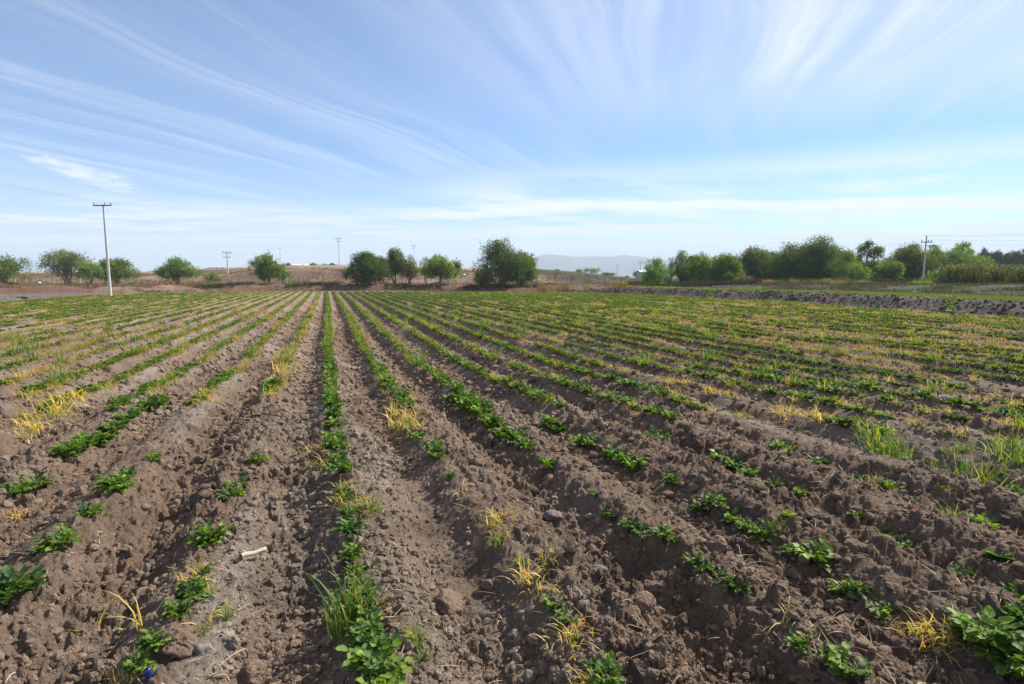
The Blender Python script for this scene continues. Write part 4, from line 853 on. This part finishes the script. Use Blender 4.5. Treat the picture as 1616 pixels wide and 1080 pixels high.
def maize():
    parts = []; n = 5200
    x = []; 
    d = rg.uniform(50, 72, n); d = d * K; l = (rg.uniform(1478, 1760, n) - 808) / FPX * d; x = FW[0]*d + RT[0]*l; y = FW[1]*d + RT[1]*l; z = height(x, y, micro=False)
    hgt = K * rg.uniform(1.15, 1.75, n) + .35 * (vn(x/5, y/5, 541) - .5); per = 11; idx = np.repeat(np.arange(n), per); N_ = len(idx)
    t = np.tile(np.linspace(.08, .92, per), n); B = np.stack([x[idx], y[idx], z[idx] + hgt[idx]*t], 1)
    tone = vn(x/2.5, y/2.5, 551)[idx]; c0 = np.where((tone > .88)[:, None], np.array([.17, .13, .06]), np.array([.055, .085, .025])) * rg.uniform(.6, 1.3, (N_, 1)); c1 = np.where((rg.random(N_) < .22)[:, None], np.array([.26, .24, .09]), c0)
    parts.append(ribbons(B, rg.uniform(0, 6.283, N_), rg.uniform(.35, .75, N_), rg.uniform(.3, .7, N_), rg.uniform(.5, 1.2, N_), rg.uniform(.05, .09, N_), c0, c1, 3, rg))
    B2 = np.stack([x, y, z], 1); cst = np.tile(np.array([[.16, .17, .06]]), (n, 1)); parts.append(ribbons(B2, rg.uniform(0, 6.283, n), hgt, rg.uniform(0, .05, n), np.zeros(n), np.full(n, .035), cst, cst*1.5, 3, rg))
    v_ = join(parts); tag(obj_np('maize', v_[0], v_[1], M_GRASS, v_[2]), 'tall drying maize stand at the right behind the slope', 'maize', kind='stuff')
maize()

# ------------------------------------------------------------------ utility poles, wires, fence
def boxv(cx, cy, cz, sx, sy, sz):
    v_ = np.array([[x, y, z] for x in (-1, 1) for y in (-1, 1) for z in (-1, 1)], float) * [sx/2, sy/2, sz/2] + [cx, cy, cz]
    f = np.array([[0, 1, 3, 2], [4, 6, 7, 5], [0, 4, 5, 1], [2, 3, 7, 6], [0, 2, 6, 4], [1, 5, 7, 3]]); return v_, f, np.ones((8, 3))
def pole(px, depth, top, label, arms, rz, lean=0.0, thick=1.0, zfix=None, mat=None, ins=True, r0=.15):
    p = P(px, depth); z0 = zat(p[0], p[1]) if zfix is None else zfix; depth = depth * K; H = (438 - top) * depth / FPX + CAM_H - z0
    e = empty('utility_pole', (p[0], p[1], z0 - .05), rz); e.rotation_euler = (0, lean, rz)
    hs = np.linspace(0, H, 6); v_ = tube([[0, 0, h] for h in hs], np.linspace(r0, r0*.58, 6)*thick, 10); obj_np('mast', v_[0], v_[1], mat or M_CONC, None, True, e)
    v_ = boxv(0, 0, H, r0*1.3*thick, r0*1.3*thick, .06); obj_np('cap', v_[0], v_[1], mat or M_CONC, None, False, e)
    tips = []
    for (dz, w, n) in arms:
        v_ = join([boxv(0, -r0*.9*thick, H - dz, w, .09*thick, .11*thick), boxv(0, 0, H - dz, r0*2.2*thick, r0*2.0*thick, .05)]); a = obj_np('crossarm', v_[0], v_[1], M_STEEL, None, False, e)
        for i in range(n):
            xx = -w/2 + .1 + (w - .2) * (i / max(1, n-1)); xx = xx if n != 3 else (-w/2+.08, w*.14, w/2-.08)[i]
            if ins:
                v_ = tube([[xx, -r0*.9, H-dz+.05], [xx, -r0*.9, H-dz+.12], [xx, -r0*.9, H-dz+.16], [xx, -r0*.9, H-dz+.24], [xx, -r0*.9, H-dz+.30]], np.array([.025, .03, .07, .075, .03])*thick, 8); obj_np('insulator', v_[0], v_[1], M_PORC, None, True, a)
            tips.append(np.array([p[0] + cos(rz)*xx + H*sin(lean)*cos(rz), p[1] + sin(rz)*xx, z0 + H - dz + .26]))
    tag(e, label, 'utility pole'); return tips
tA = pole(176, 51, 326, 'nearest concrete utility pole with one crossarm and three insulators', [(.06, 1.85, 3)], -YAW, 0.0)
tB = pole(363, 104, 399, 'white utility pole with two crossarms near the bright green shrub', [(.1, 1.7, 3), (.95, 1.35, 2)], -YAW+.1)
tC = pole(538, 150, 377, 'grey pole with two crossarms standing on the hill crest', [(.15, 1.8, 3), (1.1, 1.3, 2)], -YAW, thick=.9)
tD = pole(655, 190, 388, 'distant thin pole rising behind the middle clump of trees', [(.15, 1.9, 3), (1.0, 1.3, 2)], -YAW+.2, thick=.8)
tE = pole(446, 190, 392, 'distant thin pole just right of the tall rounded light tree', [(.15, 1.6, 3)], -YAW, thick=.8)
tF = pole(1453, 66, 374, 'pale concrete pole with low crossarm in front of right trees', [(.75, 1.35, 3)], -YAW-.1, r0=.13)
pole(973, 240, 417, 'far thin pole with crossarm in front of the mountains', [(.6, 2.2, 2)], -YAW, thick=1.0)
pole(1009, 235, 412, 'far thin pole with two crossarms beside the distant white building', [(.5, 2.0, 2), (1.4, 2.0, 2)], -YAW, thick=1.1)
pole(999, 250, 425, 'short far pole just left of the distant white building', [(.3, .8, 2)], -YAW, thick=1.0)
pole(1040, 300, 409, 'faint pole nearly hidden behind bright yellow green tree', [(.5, 2.0, 2)], -YAW, thick=1.0)
def wires(name, label, A_, B_, sag, r):
    parts = []
    for a, c in zip(A_, B_):
        a = np.array(a, float); c = np.array(c, float); ts = np.linspace(0, 1, 25); pts = [a + (c-a)*t - np.array([0, 0, sag*4*t*(1-t)]) for t in ts]
        parts.append(tube(pts, np.full(25, r), 4))
    e = empty(name, (0, 0, 0))
    for q in parts: obj_np('wire', q[0], q[1], M_WIRE, None, True, e)
    tag(e, label, 'power line')
def air(px, py, d):
    v_ = dirpx(px, py); t = d * K / (v_[0]*FW[0] + v_[1]*FW[1]); return v_ * t + [0, 0, CAM_H]
wires('power_line', 'three sagging wires from the nearest pole to the left edge', tA[:3], [air(-130, 258, 36), air(-130, 261, 36.5), air(-130, 274, 37)], .12, .005)
wires('power_line', 'sagging wires running from the nearest pole to the double arm pole', tA[:3], tB[:3], 1.0, .006)
wires('power_line', 'faint wires running from the double arm pole toward the distant pole', tB[:2], tE[:2], 1.2, .012)
wires('power_line', 'two wires running from the pale right pole to the right edge', [tF[0] + [0, 0, .6], tF[2]], [air(1760, 360, 52), air(1760, 370, 52)], .35, .010)
wires('power_line', 'faint wire from the pale right pole to the left over the trees', [tF[0]], [air(1100, 412, 110)], 1.0, .010)
# dark lamp post
p = P(1483, 56); z0 = zat(p[0], p[1]); H = (438 - 408) * 56 * K / FPX + CAM_H - z0
e = empty('lamp_post', (p[0], p[1], z0 - .05), -YAW); v_ = tube([[0, 0, h] for h in np.linspace(0, H, 5)], [.07, .065, .06, .055, .05], 8); obj_np('post', v_[0], v_[1], M_STEEL, None, True, e)
v_ = tube([[0, 0, H-.1], [.15, 0, H-.02], [.3, 0, H]], [.03, .025, .02], 6); obj_np('arm', v_[0], v_[1], M_STEEL, None, True, e)
v_ = tube([[.24, 0, H+.01], [.30, 0, H+.03], [.42, 0, H+.03], [.52, 0, H]], [.03, .09, .08, .02], 8); obj_np('lamp_head', v_[0], v_[1], M_PSTONE, None, True, e)
v_ = boxv(.02, -.08, H*.82, .22, .1, .25); obj_np('junction_box', v_[0], v_[1], M_STEEL, None, False, e)
tag(e, 'dark thin post with a small pale lamp head in front of maize', 'lamp post')
def fence(name, label, xs, depth_f, hgt, mat, posts_dx=(0, 0)):
    e = empty(name, (0, 0, 0)); tops = []
    for px in xs:
        d = depth_f(px); q = P(px + rg.normal(0, 1), d); z = zat(q[0], q[1]); h = hgt * rg.uniform(.9, 1.08); ln = rg.normal(0, .04, 2)
        v_ = join([tube([[q[0], q[1], z - .1], [q[0] + ln[0]*.5, q[1] + ln[1]*.5, z + h*.5], [q[0] + ln[0], q[1] + ln[1], z + h]], [.05, .048, .042], 6)]); obj_np('post', v_[0], v_[1], mat, None, True, e); tops.append(np.array([q[0]+ln[0], q[1]+ln[1], z + h]))
    for f in (.15, .5, .85):
        parts = []
        for a, c in zip(tops[:-1], tops[1:]):
            parts.append(tube([a - [0, 0, hgt*f], (a+c)/2 - [0, 0, hgt*f+.03], c - [0, 0, hgt*f]], [.006, .006, .006], 4))
        v_ = join(parts); obj_np('wire', v_[0], v_[1], M_WIRE, None, True, e)
    tag(e, label, 'fence')
fence('wire_fence', 'low wire fence with thin grey posts under the left trees', [28, 46, 90, 130, 222, 252, 296, 375, 405, 430, 455], lambda q: 80., 1.2, M_CONC)
fence('wire_fence', 'wire fence with pale posts under the middle trees', [508, 548, 585, 620, 647, 674, 701, 722, 748, 777, 805], lambda q: 77., 1.25, M_CONC)
fence('wire_fence', 'wire fence with dark posts crossing the low hill beside mountains', [846, 875, 902, 928, 954, 981, 1005, 1020, 1047, 1075, 1102, 1130, 1160, 1190], lambda q: 72. - max(0, q-1000)*.02, 1.5, M_STEEL)

# ------------------------------------------------------------------ distant buildings
def shed(name, px, depth, w, l, h, rise, label, base_py, wall=M_WHITE, roofm=M_ROOF, rz=0.0, tanks=0):
    p = P(px, depth); z0 = CAM_H + (438 - base_py) * depth * K / FPX - .6; e = empty(name, (p[0], p[1], z0), -YAW + rz)
    v_ = boxv(0, 0, (h+.6)/2, w, l, h+.6); obj_np('wall', v_[0], v_[1], wall, None, False, e)
    hh = h + .6; V_ = np.array([[-w/2-.2, -l/2-.2, hh+.003], [w/2+.2, -l/2-.2, hh+.003], [w/2+.2, l/2+.2, hh+.003], [-w/2-.2, l/2+.2, hh+.003], [-w/2-.2, 0, hh+rise], [w/2+.2, 0, hh+rise]]); F4 = np.array([[0, 1, 5, 4], [2, 3, 4, 5], [0, 3, 2, 1]])
    r_ = obj_np('roof', V_, F4, roofm, None, False, e)
    for i in range(max(2, int(w // 5))):
        xx = -w/2 + (i + .5) * w / max(2, int(w // 5)); v_ = boxv(xx, -l/2 - .02, .6 + h*.5, 1.0, .08, h*.45); obj_np('window', v_[0], v_[1], M_ROOF, None, False, e)
    tag(e, label, 'building')
shed('white_shed', 316, 180, 5.5, 6, .8, .35, 'leftmost white shed low on the hill crest', 429, roofm=M_WHITE)
shed('white_shed', 332, 185, 6, 6, .9, .4, 'long white shed with dark roof edge right of leftmost shed', 429)
shed('white_shed', 346, 190, 5, 6, .9, .4, 'dark roofed shed at the right of the hill sheds', 428, wall=M_GREYW)
shed('white_shed', 469, 180, 5.5, 6, .6, .4, 'white roofed shed left of pair seen over the hill crest', 422, roofm=M_WHITE)
shed('white_shed', 485, 182, 6.5, 6, .6, .4, 'white roofed shed right of pair seen over the hill crest', 422, roofm=M_WHITE)
shed('white_building', 1018, 220, 6.5, 8, 3.2, .6, 'distant pale building partly hidden by bright yellow green tree', 441, wall=M_GREYW, roofm=M_WHITE)
# pale rubble on the slope
for i, (px, dd, w, lab) in enumerate([(66+0, 90, 5, 'small white block lying far left below the faint mountain'), (732, 100, 7, 'white block lying on the slope right of the middle clump'), (612, 84, 4, 'pale boulder under the middle clump of trees'), (415, 96, 6, 'pale boulder on the slope beside the tall rounded tree'), (392, 92, 5, 'pale boulder on the slope right of double arm pole'), (736, 112, 10, 'tan earth block on the skyline right of the middle clump')]):
    q = P(px, dd); z = zat(q[0], q[1]); s = w * dd * K / FPX / 2; v_ = rock_verts(IC3[0], 970 + i, 9, .1) * [s, s, s*.6]
    o = obj_np('boulder', v_, IC3[1], M_WHITE if i < 2 else M_PSTONE, None, True); o.location = (q[0], q[1], z + s*.3); tag(o, lab, 'boulder')

# ------------------------------------------------------------------ mountains and air
def mountains(name, xs, ys, depth, label, thick=1500):
    fx = np.linspace(xs[0], xs[-1], 160); fy = np.interp(fx, xs, ys) + .6 * fbm(fx / 14, fx * 0, 8, 4)
    hgt = (438 - fy) * depth * K / FPX + CAM_H + 4; n = len(fx); rows = []
    prof = [(-1, 0), (-.8, .22), (-.6, .45), (-.4, .66), (-.2, .86), (0, 1.0), (.3, .8), (.7, .4), (1, 0)]
    for (t, h) in prof:
        dd = depth + t * thick; pts = np.array([P(px, depth) + FW * t * thick for px in fx]); zz = hgt * h + hgt * .12 * fbm(pts[:, 0]/260, pts[:, 1]/260, 9, 4) * (0 < h < 1) - 6 * (h == 0)
        rows.append(np.concatenate([pts, zz[:, None]], 1))
    V_ = np.concatenate(rows); F_ = np.array([[i*n+j, i*n+j+1, (i+1)*n+j+1, (i+1)*n+j] for i in range(len(prof)-1) for j in range(n-1)])
    c = np.broadcast_to(np.array([.12, .12, .09]), V_.shape); o = obj_np(name, V_, F_, M_GROUND, c, True); tag(o, label, kind='structure')
mountains('mountain_range', [815, 835, 850, 868, 890, 915, 935, 955, 968, 985, 1010, 1045, 1090, 1150, 1200], [432, 412, 405, 402.5, 405, 407, 405.5, 407, 406, 403.5, 407, 411, 418, 430, 437], 4200, 'pale blue hazy mountain range behind the right of centre')
mountains('far_hill', [-120, -20, 20, 40, 55, 75, 90, 140, 200, 240], [428, 424, 420, 413, 411, 413, 418, 425, 433, 437], 4800, 'faint blue hill behind the trees at far left')
bm = bmesh.new(); bmesh.ops.create_cube(bm, size=1); me = bpy.data.meshes.new('haze'); 
for vx in bm.verts: vx.co.x *= 15000; vx.co.y *= 15000; vx.co.z = vx.co.z * 250 + 115
bm.to_mesh(me); bm.free(); hz = link(bpy.data.objects.new('haze', me)); tag(hz, kind='stuff'); hz['label'] = 'thin pale haze over the whole plain'
m = bpy.data.materials.new('haze_air'); m.use_nodes = True; m.node_tree.nodes.clear()
pv = m.node_tree.nodes.new('ShaderNodeVolumePrincipled'); pv.inputs['Color'].default_value = (.74, .87, 1.0, 1); pv.inputs['Density'].default_value = .00032; pv.inputs['Anisotropy'].default_value = .0
oo = m.node_tree.nodes.new('ShaderNodeOutputMaterial'); m.node_tree.links.new(pv.outputs[0], oo.inputs['Volume']); me.materials.append(m)
